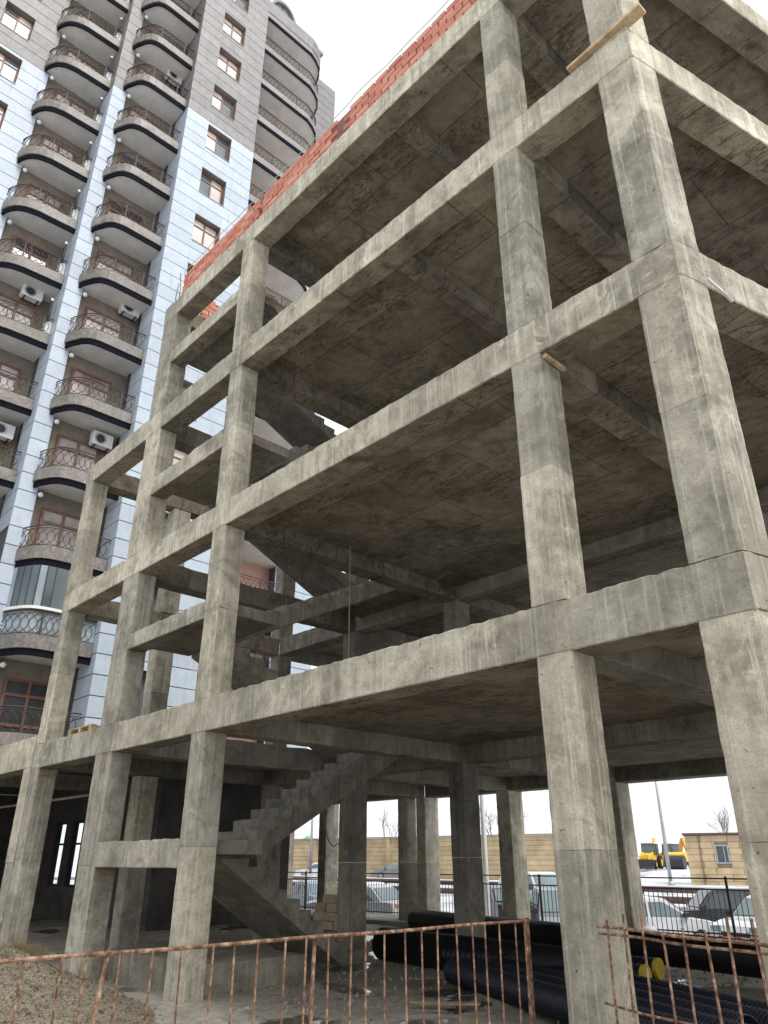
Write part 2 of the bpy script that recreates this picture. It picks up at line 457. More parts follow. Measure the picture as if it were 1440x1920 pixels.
for k, (zb, zt) in enumerate(LV):
    # front row
    segs = [(0.0, 1.632), (-6.27, 0.0), (-9.32, -6.27), (-9.95, -9.32)]
    if k < 3: segs = segs[:3]+[(-12.62, -9.32), (-13.0, -12.62)]
    for a, b in segs: beamX(a+.001, b-.001, 0, .40, zb, zt)
    skewbeam(.0, 14, zb+.004, zt-.004)
    # rows behind
    xr = xsk(ROW2[0])-.45
    xl = -12.62 if k < 3 else -9.32
    for (ya, yb) in (ROW2, ROW3):
        xr = xsk(ya)-.46
        for a, b in ((0, xr), (-6.27, 0), (-9.5, -6.27), (xl, -9.5)):
            if b-a > .3: beamX(a+.002, b-.002, ya+.02, yb-.02, zb+.012, zt-.004, 'concrete_dark', .01)
    # beams running into the depth
    for nm in ('K2', 'K3', 'K4', 'K5'):
        if nm == 'K5' and k == 3: continue
        x0, x1 = XS[nm]; x1 = min(x1, x0+.4)
        beamY(.402, ROW2[0]+.018, x0+.004, x1-.004, zb+.02, zt-.006, 'concrete_dark' if k == 0 else 'soffit')
        beamY(ROW2[1]-.018, ROW3[0]+.018, x0+.004, x1-.004, zb+.02, zt-.006, 'concrete_dark')
    if k >= 2:
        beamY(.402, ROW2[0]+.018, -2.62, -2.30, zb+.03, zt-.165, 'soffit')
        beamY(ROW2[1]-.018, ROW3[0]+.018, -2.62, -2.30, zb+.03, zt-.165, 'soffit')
    # slabs
    t0, t1 = zt-.16, zt-.008
    for ya, yb in ((.402, 5.718), (6.082, 11.268)):
        slab(rect(-6.268, -.404, ya, yb), t0, t1)
        slab([(.002, ya), (xsk(ya)-.415, ya), (xsk(yb)-.415, yb), (.002, yb)], t0, t1)
    slab(rect(-9.32, -6.664, 4.75, 5.718), t0, t1)
    slab(rect(-9.54, -6.664, 6.082, 11.268), t0, t1)
    if k < 3: slab(rect(-12.61, -9.96, 6.082, 11.268), t0, t1)
    if k == 0: slab(rect(-12.61, -9.96, .402, 5.718), t0, t1)
# stair landings, landing beams and flights
LZ = [(1.57, 1.95), (5.16, 5.46), (8.32, 8.70), (11.59, 11.94)]
def flight(x0, x1, ya, za, yb, zb, n=11, th=.17):
    """stepped flight in the Y-Z plane from (ya,za) to (yb,zb)"""
    prof = []
    dy, dz = (yb-ya)/n, (zb-za)/n
    for i in range(n):
        if zb > za: prof += [(ya+dy*i, za+dz*i), (ya+dy*i, za+dz*(i+1))]
        else: prof += [(ya+dy*i, za+dz*i), (ya+dy*(i+1), za+dz*i)]
    prof.append((yb, zb))
    slope = (zb-za)/(yb-ya); off = th*math.sqrt(1+slope*slope)+.04
    low = [(yb, zb-off), (ya, za-off)]
    prof = [(p[0]+R.uniform(-.015, .015), p[1]+R.uniform(-.02, .01)) for p in prof]
    m = MB(); poly = prof+low
    rr = []
    for x in lin(x0, x1, 5): rr.append([(x, p[0]+R.uniform(-.01, .01), p[1]+R.uniform(-.012, .008)) for p in poly])
    m.rings(rr); m.build('stair_flight', 'concrete_dark', FR)
prev = .12
for k, (zb, zt) in enumerate(LZ):
    beamX(-9.32, -6.66, .01, .34, zb, zt, jt=.03)
    m = MB(); m.extr(rect(-9.32, -6.45, .35, 1.28), (0, 0, 0), X3, Y3, Z3, [zt-.2, zt-.01], .01, .01)
    m.build('stair_landing', 'concrete_dark', FR)
    top = LV[k][1]
    if k == 0:
        flight(-9.25, -7.60, 1.29, zt-.02, 4.25, .06)
        flight(-7.78, -6.62, 1.29, zt-.02, 4.74, top-.01)
    else:
        flight(-9.25, -8.15, 1.29, zt-.02, 4.70, prev)
        if k < 3: flight(-7.8, -6.68, 1.29, zt-.02, 4.74, top-.01)
    prev = top-.01
m = MB(); m.extr(rect(-9.3, -6.5, .45, 2.25), (0, 0, 0), X3, Y3, Z3, [-.1, .2, .40], .02, .02)
m.build('stair_base', 'concrete_dark', FR)
# chipped wood left in the form joints
for (x, y, z, dx) in ((-9.34, -.004, 1.50, .0), (-12.6, -.004, 3.30, 0)):
    m = MB(); m.box((x, .03, z-.06), (x+.03, .38, z+.05), .01); m.build('form_board', 'wood_old', FR)

# ---------------------------------------------------------------- brick parapets on the roof edge
def brickmesh(l=.312, w=.12, h=.110):
    m = MB(); c = .006
    m.extr([(-l/2, -w/2), (l/2, -w/2), (l/2, w/2), (-l/2, w/2)], (0, 0, 0), X3, Y3, Z3, [0, h], c, .002)
    o = m.build('brick', 'brick'); return o
proto = brickmesh(); protoh = brickmesh(.16)
def parapet(label, x0, x1, y, z, courses, alongY=False, gaps=()):
    t = thing('brick_parapet', label, 'brick wall', ((x0+x1)/2, y, z) if not alongY else (y, (x0+x1)/2, z))
    m = MB()
    if not alongY: m.box((x0+.03, y-.035, z+.002), (x1-.03, y+.03, z+courses*.128-.05))
    else: m.box((y-.035, x0+.03, z+.002), (y+.03, x1-.03, z+courses*.128-.05))
    m.build('mortar_core', 'mortar_dark', t)
    for c in range(courses):
        x = x0-(.17 if c % 2 else 0)
        while x < x1:
            xc = x+.1675; lo, hi = max(x, x0), min(x+.325, x1)
            x += .337
            if hi-lo < .1: continue
            if any(g0 < xc < g1 for g0, g1 in gaps) and c >= 0: continue
            if c == courses-1 and R.random() < .012: continue
            src = proto if hi-lo > .25 else protoh
            pos = ((lo+hi)/2, y+R.uniform(-.008, .008), z+.004+c*.128) if not alongY else (y+R.uniform(-.008, .008), (lo+hi)/2, z+.004+c*.128)
            b = copyobj(src, t, pos); b.rotation_euler = (R.uniform(-.012, .012), R.uniform(-.012, .012), (math.pi/2 if alongY else 0)+R.uniform(-.02, .02))
ZT = LV[3][1]
parapet('long red brick parapet along the roof edge of the concrete frame', -6.1, 1.55, .10, ZT, 5, gaps=((-3.78, -3.55),))
parapet('short red brick parapet beside the rebar stubs at the roof corner', -9.3, -6.22, .10, ZT, 5)
parapet('red brick parapet seen through the roof stair opening, behind the front beam', .75, 5.6, -9.66, ZT, 5, True)
for p in (proto, protoh): bpy.data.objects.remove(p)
# wire over the parapet
m = MB()
pts = [(-9.3+i*.3625, .02+.01*math.sin(i), ZT+.72+.025*math.sin(i*1.9)) for i in range(31)]
m.tube(pts, .008, 4)
for i in range(0, 31, 5): m.tube([(pts[i][0], .06, ZT+.5), pts[i]], .007, 4)
tag(m.build('safety_wire', 'galv'), 'thin wire strung over the top of the red brick parapet', 'wire')
def rebars(label, cx, cy, z, hs, sp=.12, lean=.04):
    t = thing('rebar_stubs', label, 'rebar', (cx, cy, z))
    for i, h in enumerate(hs):
        x = cx+sp*(i % 3-1); y = cy+sp*(i//3-.5)
        m = MB(); m.tube([(x, y, z-.1), (x+R.uniform(-lean, lean)*.5, y, z+h*.5), (x+R.uniform(-lean, lean), y+R.uniform(-lean, lean), z+h)], .011, 5)
        m.build('bar', 'rust', t)
rebars('rusty rebar stubs standing on the frame corner beside the short parapet', -9.62, .2, ZT, (.75, .95, .5, .7, .6, .9), .16)
rebars('rusty rebar bundle in the gap between two red parapet stretches', -6.16, .2, ZT, (.66, .62, .7, .6), .05, .02)

# ---------------------------------------------------------------- podium on the left
PD = thing('podium_building', 'low concrete podium with dark interior beside the frame building', 'building', (-17.5, 3, 0))
column(rect(-13.45, -13.045, .0, .40), -.05, 3.41, parent=PD)
column(rect(-18.4, -18.0, .0, .40), -.05, 3.41, parent=PD)
column(rect(-13.72, -13.3, 11.2, 11.6), -.05, 3.43, parent=PD)
column(rect(-17.5, -17.1, 11.2, 11.75), -.05, 3.43, parent=PD)
beamX(-21.9, -13.045, 11.22, 11.58, 3.41, 4.04, 'concrete_dark', parent=PD)
slab(rect(-21.9, -13.045, 7.81, 11.2), 3.86, 4.03, PD)
beamX(-21.9, -13.045, -.005, .40, 3.41, 4.04, parent=PD)
slab(rect(-21.9, -13.045, .41, 7.8), 3.86, 4.03, PD)
for x in (-13.45, -18.4): beamY(.41, 4.9, x, x+.4, 3.45, 3.85, 'concrete_dark', parent=PD)
m = MB()  # rear wall with two tall window openings
WY = 4.95
def wallpiece(x0, x1, z0, z1): m.box((x0, WY, z0), (x1, WY+.2, z1))
w1, w2 = (-23.85, -23.05), (-22.5, -21.7)
for a, b in ((-27.0, w1[0]), (w1[1], w2[0]), (w2[1], -17.0)): wallpiece(a, b, -.05, 3.86)
for a, b in (w1, w2): wallpiece(a, b, -.05, .95); wallpiece(a, b, 2.85, 3.86)
m.box((-27.2, -3, -.05), (-27.0, WY+.2, 3.86)); m.box((-17.0, WY, -.05), (-16.8, 9.5, 3.86)); m.box((-27, -3, 3.9), (-21.9, WY+.2, 4.1)); m.box((-27, -3.2, -.05), (-21.9, -3, 3.86))
m.build('wall', 'dim_interior_wall', PD)
for a, b in (w1, w2):
    f = MB()
    for x in (a, b-.06): f.box((x, WY+.02, .95), (x+.06, WY+.12, 2.85))
    for z in (.95, 2.15, 2.79): f.box((a+.06, WY+.03, z), (b-.06, WY+.11, z+.06))
    w = f.build('window', 'dark_metal', PD)
    g = MB(); g.box((a+.06, WY+.06, 1.01), (b-.06, WY+.075, 2.79)); g.build('pane', 'glass_clear', w)
m = MB(); m.tube([(-21, 1.5, 2.98), (-13.2, 1.5, 2.98)], .03, 6); m.build('pipe', 'wood_old', PD)

# ---------------------------------------------------------------- apartment tower
TW = thing('apartment_tower', 'tall apartment tower with pale blue and grey stone cladding and curved balconies', 'building', (-28, 3, 0))
TOP = 50.6
XA, XB, XC, XD = -25.23, -23.5, -22.0, -24.0
m = MB()
m.box((-40, -10, 4.2), (-26.45, 15.5, TOP))                    # core
m.box((-26.46, -10, 4.2), (XA-.42, -1.41, TOP))                # wall A mass
m.box((-26.46, 1.27, 4.2), (XB-.06, 1.84, TOP))                # pier B
m.box((-26.46, 4.61, 4.2), (XC-.42, 8.52, TOP))                # bay C
m.box((-26.46, 13.3, 4.2), (XD-.06, 15.5, TOP))                # end wall D
m.build('wall', 'joint', TW)
m = MB(); m.box((-26.5, -1.40, 4.2), (-25.47, 1.26, TOP)); m.box((-26.5, 1.85, 4.2), (-23.77, 4.60, TOP)); m.build('recess_wall', 'plaster_dark', TW)
m = MB(); m.box((-26.5, 8.53, 4.2), (-24.6, 13.29, TOP)); m.build('loggia_wall', 'salmon', TW)
for x, y in ((-24, 8.2), (-24, 14.5), (-30, -4), (-34, 5), (-34, 12), (-27, 15)):
    m = MB(); m.box((x-.35, y-.35, -1.4), (x+.35, y+.35, 4.2)); m.build('pier', 'concrete_dark', TW)
ZS = 36.97; CH = .735
wtops = [36.78+3.2*k for k in range(-9, 5)]
panels = 0; PST = {'tile_blue': MB(), 'tile_grey': MB()}
pcache = {}
def panel(c, size, z):
    """one cladding panel: box with centre c and size; past the limit it goes into the joined remainder"""
    global panels
    mat = 'tile_blue' if z < ZS else 'tile_grey'
    key = (round(size[0], 3), round(size[1], 3), round(size[2], 3), mat)
    if panels >= 296:
        PST[mat].box([c[i]-size[i]/2 for i in range(3)], [c[i]+size[i]/2 for i in range(3)]); return
    panels += 1
    if key in pcache: copyobj(pcache[key], TW, (c[0], c[1], c[2]-size[2]/2)); return
    mm = MB(); mm.box([c[i]-size[i]/2 for i in range(3)], [c[i]+size[i]/2 for i in range(3)])
    pcache[key] = mm.build('stone_panel', mat, TW)
GAP = .035
def stripX(X, y0, y1, z0, z1, wins=None):
    """panels facing +X; wins = (wy0, wy1)"""
    n = int(round((z1-ZS)/CH)); z = ZS+n*CH
    while z > z0:
        za, zb = z-CH, z
        spans = [(y0, y1)]
        if wins:
            for wt in wtops:
                lo, hi = wt-1.75, wt
                if za < hi-.02 and zb > lo+.02:
                    spans = [(y0, wins[0]), (wins[1], y1)]
                    for c0, c1 in ((hi, zb-GAP/2), (za+GAP/2, lo)):
                        if c1-c0 > .05: panel((X-.02, (wins[0]+wins[1])/2, (c0+c1)/2), (.05, wins[1]-wins[0], c1-c0), (za+zb)/2)
        for a, b in spans: panel((X-.02, (a+b)/2, (za+zb)/2), (.05, b-a, CH-GAP), (za+zb)/2)
        z -= CH
def stripY(Y, x0, x1, z0, z1):
    n = int(round((z1-ZS)/CH)); z = ZS+n*CH
    while z > z0:
        panel(((x0+x1)/2, Y+.02, z-CH/2), (x1-x0, .05, CH-GAP), z-CH/2); z -= CH
stripX(XC, 4.55, 8.58, 21, TOP, (5.78, 7.2))
stripX(XB, 1.21, 1.90, 6, TOP-5)
stripX(XA, -7.0, -1.35, 27, 45, (-3.95, -2.58))
stripY(4.55, -23.3, -22.05, 13, TOP-3)
stripX(XC, 4.55, 8.58, 4.3, 21, (5.78, 7.2))
stripY(1.21, -24.9, -23.55, 13, TOP-6)
stripY(4.55, -23.3, -22.05, 4.3, 13)
stripX(XD, 13.25, 15.6, 4.3, TOP)
stripX(XA, -9.9, -1.35, 4.3, 27, (-3.95, -2.58)); stripX(XA, -9.9, -1.35, 45, TOP, None); stripX(XB, 1.21, 1.9, TOP-5, TOP)
for k_, mm in PST.items():
    o = mm.build('far_panels', k_, TW); o['kind'] = 'stuff'
# windows of bay C and wall A
def window(X, y0, y1, zt, src=None):
    zb = zt-1.72
    f = MB(); X0 = X-.34
    for y in (y0, (y0+y1)/2-.04, y1-.08): f.box((X0, y, zb), (X0+.07, y+.08, zt-.02))
    for z in (zb, zt-.52, zt-.1): f.box((X0+.003, y0+.08, z), (X0+.066, y1-.08, z+.08))
    w = f.build('window', 'frame_brown', TW)
    for a, b in ((y0+.08, (y0+y1)/2-.04), ((y0+y1)/2+.04, y1-.08)):
        g = MB(); g.box((X0+.02, a, zb+.08), (X0+.035, b, zt-.1)); g.build('pane', R.choice(['glass_pale', 'glass_pale', 'glass_tint']), w)
    s = MB(); s.box((X0-.2, y0-.0, zb-.06), (X+.03, y1, zb-.003)); s.build('sill', 'tile_grey', w)
    r = MB()   # reveal
    r.box((X0-.05, y0-.05, zb), (X-.07, y0-.002, zt)); r.box((X0-.05, y1+.002, zb), (X-.07, y1+.05, zt)); r.box((X0-.05, y0-.05, zt+.002), (X-.07, y1+.05, zt+.04)); r.box((X0-.05, y0-.05, zb-.04), (X0-.02, y1+.05, zt))
    r.build('reveal', 'plaster_dark', w)
for wt in wtops:
    if wt > 14: window(XC, 5.78, 7.2, wt)
    if wt > 26: window(XA, -3.95, -2.58, wt)
# balconies
def offset(path, d):
    """offset an open plan path to its right-hand side by d"""
    out = []
    for i, p in enumerate(path):
        a = Vector(path[max(i-1, 0)]); b = Vector(path[min(i+1, len(path)-1)])
        t = (b-a).normalized(); out.append((p[0]+t.y*d, p[1]-t.x*d))
    return out
def wallband(path, d0, d1, z0, z1, m=None):
    """solid band following the plan path between offsets d0 and d1"""
    m = m or MB(); a = offset(path, d0); b = offset(path, d1)
    m.rings([[(p[0], p[1], z0), (q[0], q[1], z0), (q[0], q[1], z1), (p[0], p[1], z1)] for p, q in zip(a, b)])
    return m
def resample(path, step):
    out = [Vector(path[0])]; 
    for a, b in zip(path[:-1], path[1:]):
        a, b = Vector(a), Vector(b); n = max(1, int((b-a).length/step))
        for i in range(1, n+1): out.append(a+(b-a)*i/n)
    return out
def railing(path, z0, h, lattice=True):
    m = MB(); P = resample(path, .115)
    m.tube([(p[0], p[1], z0+h) for p in P], .026, 5); m.tube([(p[0], p[1], z0+.05) for p in P], .014, 4); m.tube([(p[0], p[1], z0+h-.1) for p in P], .012, 4)
    for i in range(0, len(P), 11): m.box((P[i][0]-.022, P[i][1]-.022, z0-.02), (P[i][0]+.022, P[i][1]+.022, z0+h))
    if lattice:
        for i in range(0, len(P)-2, 2):
            for s_ in (0, 1):
                pts = []
                for q in range(7):
                    f = (math.sin(math.pi*q/6)) ** .8
                    f = f if s_ else 1-f
                    a = P[i]+(P[i+2]-P[i])*f
                    pts.append((a[0], a[1], z0+.05+(h-.15)*q/6))
                m.tube(pts, .014, 3, False)
    return m
PR = [(-23.52, 1.66), (-23.25, 1.74), (-23.0, 1.87), (-22.7, 2.03), (-22.48, 2.24), (-22.38, 2.5), (-22.34, 2.8), (-22.34, 4.54)]
PL = [(-25.25, -1.63), (-24.98, -1.55), (-24.72, -1.42), (-24.48, -1.24), (-24.3, -.98), (-24.2, -.7), (-24.14, -.4), (-24.06, 1.20)]
def balcony(path, back, z):
    yw0, yw1 = path[0][1], path[-1][1]
    poly = path+[(back, yw1), (back, yw0)]
    m = MB(); ins = offset(path, -.09)
    pl = ins+[(back, yw1-.01), (back, yw0+.01)]
    m.rings([[(p[0], p[1], z+.10) for p in pl], [(p[0], p[1], z+.30) for p in pl]])
    b = m.build('balcony', 'plaster_soffit', TW)
    wallband(path, -.10, -.03, z+.03, z+.26).build('trim', 'trim_black', b)
    wallband(path, -.09, .03, z+.263, z+.74).build('fascia', 'marble', b)
    railing(offset(path, -.03), z+.742, .82).build('railing', 'iron', b)
    return b
def door(X, y0, y1, z, h=2.35, glass='glass_door'):
    f = MB()
    for y in (y0, (y0+y1)/2-.05, y1-.1): f.box((X, y, z), (X+.08, y+.1, z+h))
    for zz in (z, z+.75, z+h-.6, z+h-.1): f.box((X+.003, y0+.1, zz), (X+.076, y1-.1, zz+.1))
    d = f.build('balcony_door', 'frame_brown', TW)
    g = MB(); g.box((X+.02, y0+.05, z+.05), (X+.04, y1-.05, z+h-.05)); g.build('pane', glass, d)
    return d
SP = 3.232
bR = balcony(PR, -23.75, 17.6); bL = balcony(PL, -25.45, 17.6)
for k in range(-4, 11):
    if k and k != -3: copytree(bR, TW, (0, 0, SP*k))
    if k and k > -2: copytree(bL, TW, (0, 0, SP*k))
for k in range(-4, 10):
    door(-23.75, 2.25, 3.95, 17.6+.35+SP*k, glass=R.choice(['glass_door', 'glass_door', 'glass_pale', 'glass_dark']))
    if k > -2: door(-25.45, -.85, .75, 17.6+.35+SP*k, glass=R.choice(['glass_door', 'glass_door', 'glass_pale', 'glass_dark']))
    # things left on the balconies
    if R.random() < .5 and k > -3:
        y = R.uniform(2.7, 4.0); h_ = R.uniform(.5, 1.1); z_ = 17.6+SP*k+.31
        bx = MB(); bx.box((-23.2, y, z_), (-22.75, y+R.uniform(.3, .6), z_+h_), .03)
        bx.build('stored_box', R.choice(['wood', 'white_paint', 'debris_brick', 'curtain']), TW)
m = MB()
def ball(m, c, r, n=8):
    m.lathe((c[0], c[1], c[2]-r), Z3, [(0, .001)]+[(r-r*math.cos(math.pi*i/6), r*math.sin(math.pi*i/6)) for i in range(1, 6)]+[(2*r, .001)], n); return m
for k in range(-3, 9):
    o = ball(MB(), (-23.44, 2.02, 17.6+SP*k-.2), .105).build('ball_lamp', 'lamp_white', TW, True)
    if k > 0: ball(MB(), (-25.15, -1.2, 17.6+SP*k-.2), .105).build('ball_lamp', 'lamp_white', TW, True)
# glazed balcony above the podium
zg = 17.6-3*SP
bG = MB(); ins = offset(PR, -.09); pl = ins+[(-23.75, 4.53), (-23.75, 1.67)]
bG.rings([[(p[0], p[1], zg+.10) for p in pl], [(p[0], p[1], zg+.30) for p in pl]])
bG = bG.build('balcony', 'plaster_soffit', TW); bG['label'] = 'glazed balcony with dark glass above the podium'
wallband(PR, -.10, -.03, zg+.03, zg+.26).build('trim', 'trim_black', bG)
wallband(PR, -.09, .03, zg+.263, zg+.74).build('fascia', 'marble', bG)
railing(offset(PR, -.02), zg+.742, .85).build('railing', 'iron', bG)
wallband(PR, -.07, .03, zg+1.64, zg+1.74).build('window_rail', 'white_paint', bG)
for i in range(len(PR)-1):
    seg = [PR[i], PR[i+1]]
    wallband(seg, -.09, -.075, zg+.76, zg+1.63).build('pane', 'glass_light', bG)
    wallband(seg, -.06, -.045, zg+1.75, zg+SP+.02).build('pane', R.choice(['glass_tint', 'glass_light', 'glass_tint']), bG)
    q = offset(PR, -.05)[i]; mm = MB(); mm.box((q[0]-.02, q[1]-.02, zg+1.745), (q[0]+.02, q[1]+.02, zg+SP+.02)); mm.build('mullion', 'dark_metal', bG)
# loggias on the right of the tower
PG = [(-22.2, 8.62), (-22.2, 10.4), (-22.2, 12.1), (-22.37, 12.6), (-22.6, 13.0), (-22.95, 13.27), (-23.45, 13.42), (-24.0, 13.42)]
PG = [(p[0], p[1]) for p in PG]
def loggia(z):
    ins = offset(PG, .09)
    pl = ins+[(-24.58, 13.24), (-24.58, 8.6)]
    m = MB(); m.rings([[(p[0], p[1], z+.10) for p in pl], [(p[0], p[1], z+.30) for p in pl]])
    b = m.build('loggia', 'plaster_soffit', TW)
    wallband(PG, .03, .10, z+.02, z+.27).build('trim', 'trim_black', b)
    wallband(PG, -.03, .09, z+.273, z+.72).build('fascia', 'tile_grey', b)
    return b
lg = loggia(45.95); r0 = railing(offset(PG, .03), 45.95+.722, .85).build('railing', 'iron', lg)
for k in range(-12, 1):
    if k: copytree(lg, TW, (0, 0, 3.16*k))
top = loggia(49.1)
wallband(PG, -.02, .12, 49.83, 50.9).build('parapet', 'tile_grey', top)
# roof: curved mansard strip, dormer arch, cornice
m = MB()
rr = []
for i in range(7):
    a = math.pi/2*i/6; rr.append([(-24.1-1.6*(1-math.cos(a)), 13.3, TOP-.6+2.6*math.sin(a)), (-24.1-1.6*(1-math.cos(a)), 15.5, TOP-.6+2.6*math.sin(a)), (-26.4, 15.5, TOP-.6+2.6*math.sin(a)), (-26.4, 13.3, TOP-.6+2.6*math.sin(a))])
m.rings(rr); m.build('roof', 'tile_blue', TW)
m = MB(); m.box((-26.4, 4.5, TOP), (-22.3, 8.7, TOP+.5)); m.box((-26.4, 8.7, TOP+.3), (-22.5, 13.3, TOP+.55)); m.build('cornice', 'tile_grey', TW)
for nm, r0_, r1_, mt in (('dormer_arch', .86, 1.0, 'tile_grey'),):
    m = MB(); rr = []
    for i in range(13):
        a = math.pi*i/12; c, s_ = math.cos(a), math.sin(a)
        rr.append([(-22.35, 9.9+r0_*c, TOP+.4+r0_*1.5*s_), (-22.35, 9.9+r1_*c, TOP+.4+r1_*1.5*s_), (-23.4, 9.9+r1_*c, TOP+.4+r1_*1.5*s_), (-23.4, 9.9+r0_*c, TOP+.4+r0_*1.5*s_)])
    m.rings(rr); d = m.build(nm, mt, TW)
    m = MB(); m.rings([[(x, 9.9+.86*math.cos(math.pi*i/12), TOP+.4+1.29*math.sin(math.pi*i/12)) for i in range(13)] for x in (-22.6, -22.63)]); m.build('pane', 'glass_light', d)
    m = MB(); m.box((-22.59, 9.86, TOP+.4), (-22.54, 9.94, TOP+1.68)); m.box((-22.588, 9.06, TOP+.95), (-22.542, 9.855, TOP+1.02)); m.box((-22.588, 9.945, TOP+.95), (-22.542, 10.74, TOP+1.02)); m.build('mullion', 'frame_brown', d)

# air conditioners and flues on the tower
def aircon(label, c, face='x', group=None):
    x, y, z = c
    t = thing('air_conditioner', label, 'air conditioner', (x, y, z-.3), group)
    w, h, d = .85, .60, .32
    if face == 'x':
        m = MB(); m.extr([(-w/2, -h/2), (w/2, -h/2), (w/2, h/2), (-w/2, h/2)], (x-d/2, y, z), Y3, Z3, X3, [0, d], .03, 0); m.build('casing', 'white_paint', t)
        m = MB(); m.lathe((x+d/2+.002, y-.1, z), X3, [(0, .25), (.012, .25), (.012, .2), (.004, .19)], 18); m.build('fan_grille', 'galv', t)
        m = MB(); m.lathe((x+d/2+.004, y-.1, z), X3, [(0, .18), (.006, .18)], 18); m.build('fan', 'dark_metal', t)
        m = MB(); m.box((x-d/2-.1, y-.3, z-h/2-.05), (x+d/2, y-.25, z-h/2-.004)); m.build('bracket', 'dark_metal', t)
        m = MB(); m.box((x-d/2-.1, y+.25, z-h/2-.05), (x+d/2, y+.3, z-h/2-.004)); m.build('bracket', 'dark_metal', t)
    return t
aircon('white air conditioner under a balcony soffit on the tower, high by the grey cladding', (-23.4, 4.05, 40.2))
aircon('white air conditioner at the balcony end beside the blue cladding corner', (-23.4, 4.0, 24.15))
aircon('white air conditioner with pipes under the balcony behind the frame beam', (-23.4, 3.85, 17.25))
aircon('white air conditioner hanging in the left balcony stack beside a dark flue', (-25.1, .35, 23.95))
aircon('white air conditioner in the lowest recess of the left balcony stack', (-25.1, .55, 17.1))
for k in range(1, 9):
    z = 17.6+SP*k+.75
    t = thing('flue_pipe', 'dark flue pipe with white sleeve at the end of a left stack balcony', 'flue', (-24.3, .98, z), 'flues at the left balcony stack')
    m = MB(); m.tube([(-24.35, 1.0, z+.4), (-24.15, 1.0, z+1.0), (-24.15, .98, z+1.75)], .05, 8); m.build('pipe', 'dark_metal', t)
    m = MB(); m.box((-24.55, .96, z-.05), (-24.2, 1.19, z+.75), .01); m.build('sleeve', 'white_paint', t)
    m = MB(); m.lathe((-24.15, .98, z+1.75), Z3, [(0, .06), (.12, .06), (.14, .02)], 8); m.build('cap', 'white_paint', t)

# ---------------------------------------------------------------- loose things on the frame
def plank(name, label, a, b, w, h, mat='wood', cat='plank'):
    a, b = Vector(a), Vector(b); W = (b-a).normalized(); U = W.cross(Z3).normalized(); V = U.cross(W)
    m = MB(); m.extr([(-w/2, -h/2), (w/2, -h/2), (w/2, h/2), (-w/2, h/2)], a, U, V, W, lin(0, (b-a).length, 5), .004, .003)
    return tag(m.build(name, mat), label, cat)
plank('wooden_plank', 'pale wooden plank lying on the beam at the frame corner, upper floor', (.86, .02, 10.45), (1.86, -.02, 10.46), .14, .05)
plank('wooden_strip', 'short wooden strip wedged under the beam at a column head', (.03, .05, 6.63), (.05, .40, 6.61), .05, .05)
plank('form_board_loose', 'brown formwork board leaning at the roof stair opening', (-6.9, .9, 12.45), (-5.6, .62, 10.62), .16, .04, 'wood_old', 'board')
plank('white_strip', 'thin pale strip sticking out under the corner beam', (1.75, .30, 6.72), (1.83, .62, 6.58), .03, .02, 'white_paint', 'strip')
pt = thing('wooden_pallet', 'wooden pallet lying on the first floor slab behind the front beam', 'pallet', (-11.2, .45, 3.87))
for i in range(5):
    m = MB(); m.box((-11.75, .15+i*.2, 4.0), (-10.7, .27+i*.2, 4.02), .004); m.build('board', 'wood', pt)
for i in range(3):
    m = MB(); m.box((-11.75+i*.475, .15, 3.87), (-11.65+i*.475, 1.07, 3.998), .004); m.build('block', 'wood', pt)
def cable(label, pts, r=.012, mat='rope', name='cable'):
    return tag(MB().tube(pts, r, 5).build(name, mat), label, 'cable')
cable('thin cable hanging straight down inside the first floor', [(-6.1, 2.58, 6.98), (-6.1, 2.59, 5.5), (-6.1, 2.6, 3.87)])
pts = [(-7.9, 3.58, 3.2), (-7.9, 3.6, 2.76), (-7.9, 3.64, 2.3), (-7.9, 3.74, 2.0), (-7.9, 3.86, 1.9), (-7.9, 3.99, 1.97), (-7.9, 4.08, 2.15), (-7.9, 4.12, 2.5), (-7.9, 4.14, 3.3)]
cable('looping cable hanging under the stair flight', pts, .012)
for (px_, y_, z_) in ((-9.33, .0, 3.3),):
    t = thing('exposed_rebar', 'exposed rusty rebar at a chipped column head', 'rebar', (px_-.2, -.03, 3.0))
    for q in range(3):
        m = MB(); m.tube([(px_-.28+q*.08, -.012, 3.38), (px_-.24+q*.07, -.03, 3.2), (px_-.27+q*.08, -.012, 3.02)], .005, 4); m.build('bar', 'rust', t)

# ---------------------------------------------------------------- site things
# rusty rebar barrier
A_, B_ = Vector((-.78, -4.35, 1.2)), Vector((-.74, .10, 1.2))
bar = thing('rebar_barrier', 'long rusty rebar barrier with upright bars crossing in front of the frame', 'barrier', (-.76, -2.2, 0))
m = MB(); m.tube([A_+(B_-A_)*t+Vector((0, 0, .003*math.sin(t*17))) for t in lin(0, 1, 24)], .0115, 7); m.build('rail', 'rust', bar)
m = MB(); m.tube([A_+(B_-A_)*t+Vector((0, 0, -1.02+.006*math.sin(t*23))) for t in lin(0, 1, 16)], .011, 6); m.build('rail', 'rust', bar)
nP = 25
for i in range(nP):
    t = (i+.5)/nP+R.uniform(-.006, .006); p = A_+(B_-A_)*t; l = R.uniform(-.02, .02)
    m = MB(); m.tube([(p.x+R.uniform(-.006, .006)+.016, p.y+l, .03), (p.x+.018, p.y+l*.4, .6), (p.x+.016, p.y, 1.2)], .0068, 6); m.build('upright', 'rust', bar)
for y, lean in ((-3.62, -.14), (-2.2, -.02), (.07, 0), (.11, 0)):
    m = MB(); m.tube([(-.80, y+lean, -.05), (-.79, y, 1.215)], .0125, 7); m.build('post', 'rust', bar)
bar2 = thing('rebar_mesh_barrier', 'rusty rebar mesh barrier standing between the two corner columns', 'barrier', (.8, -.35, 0))
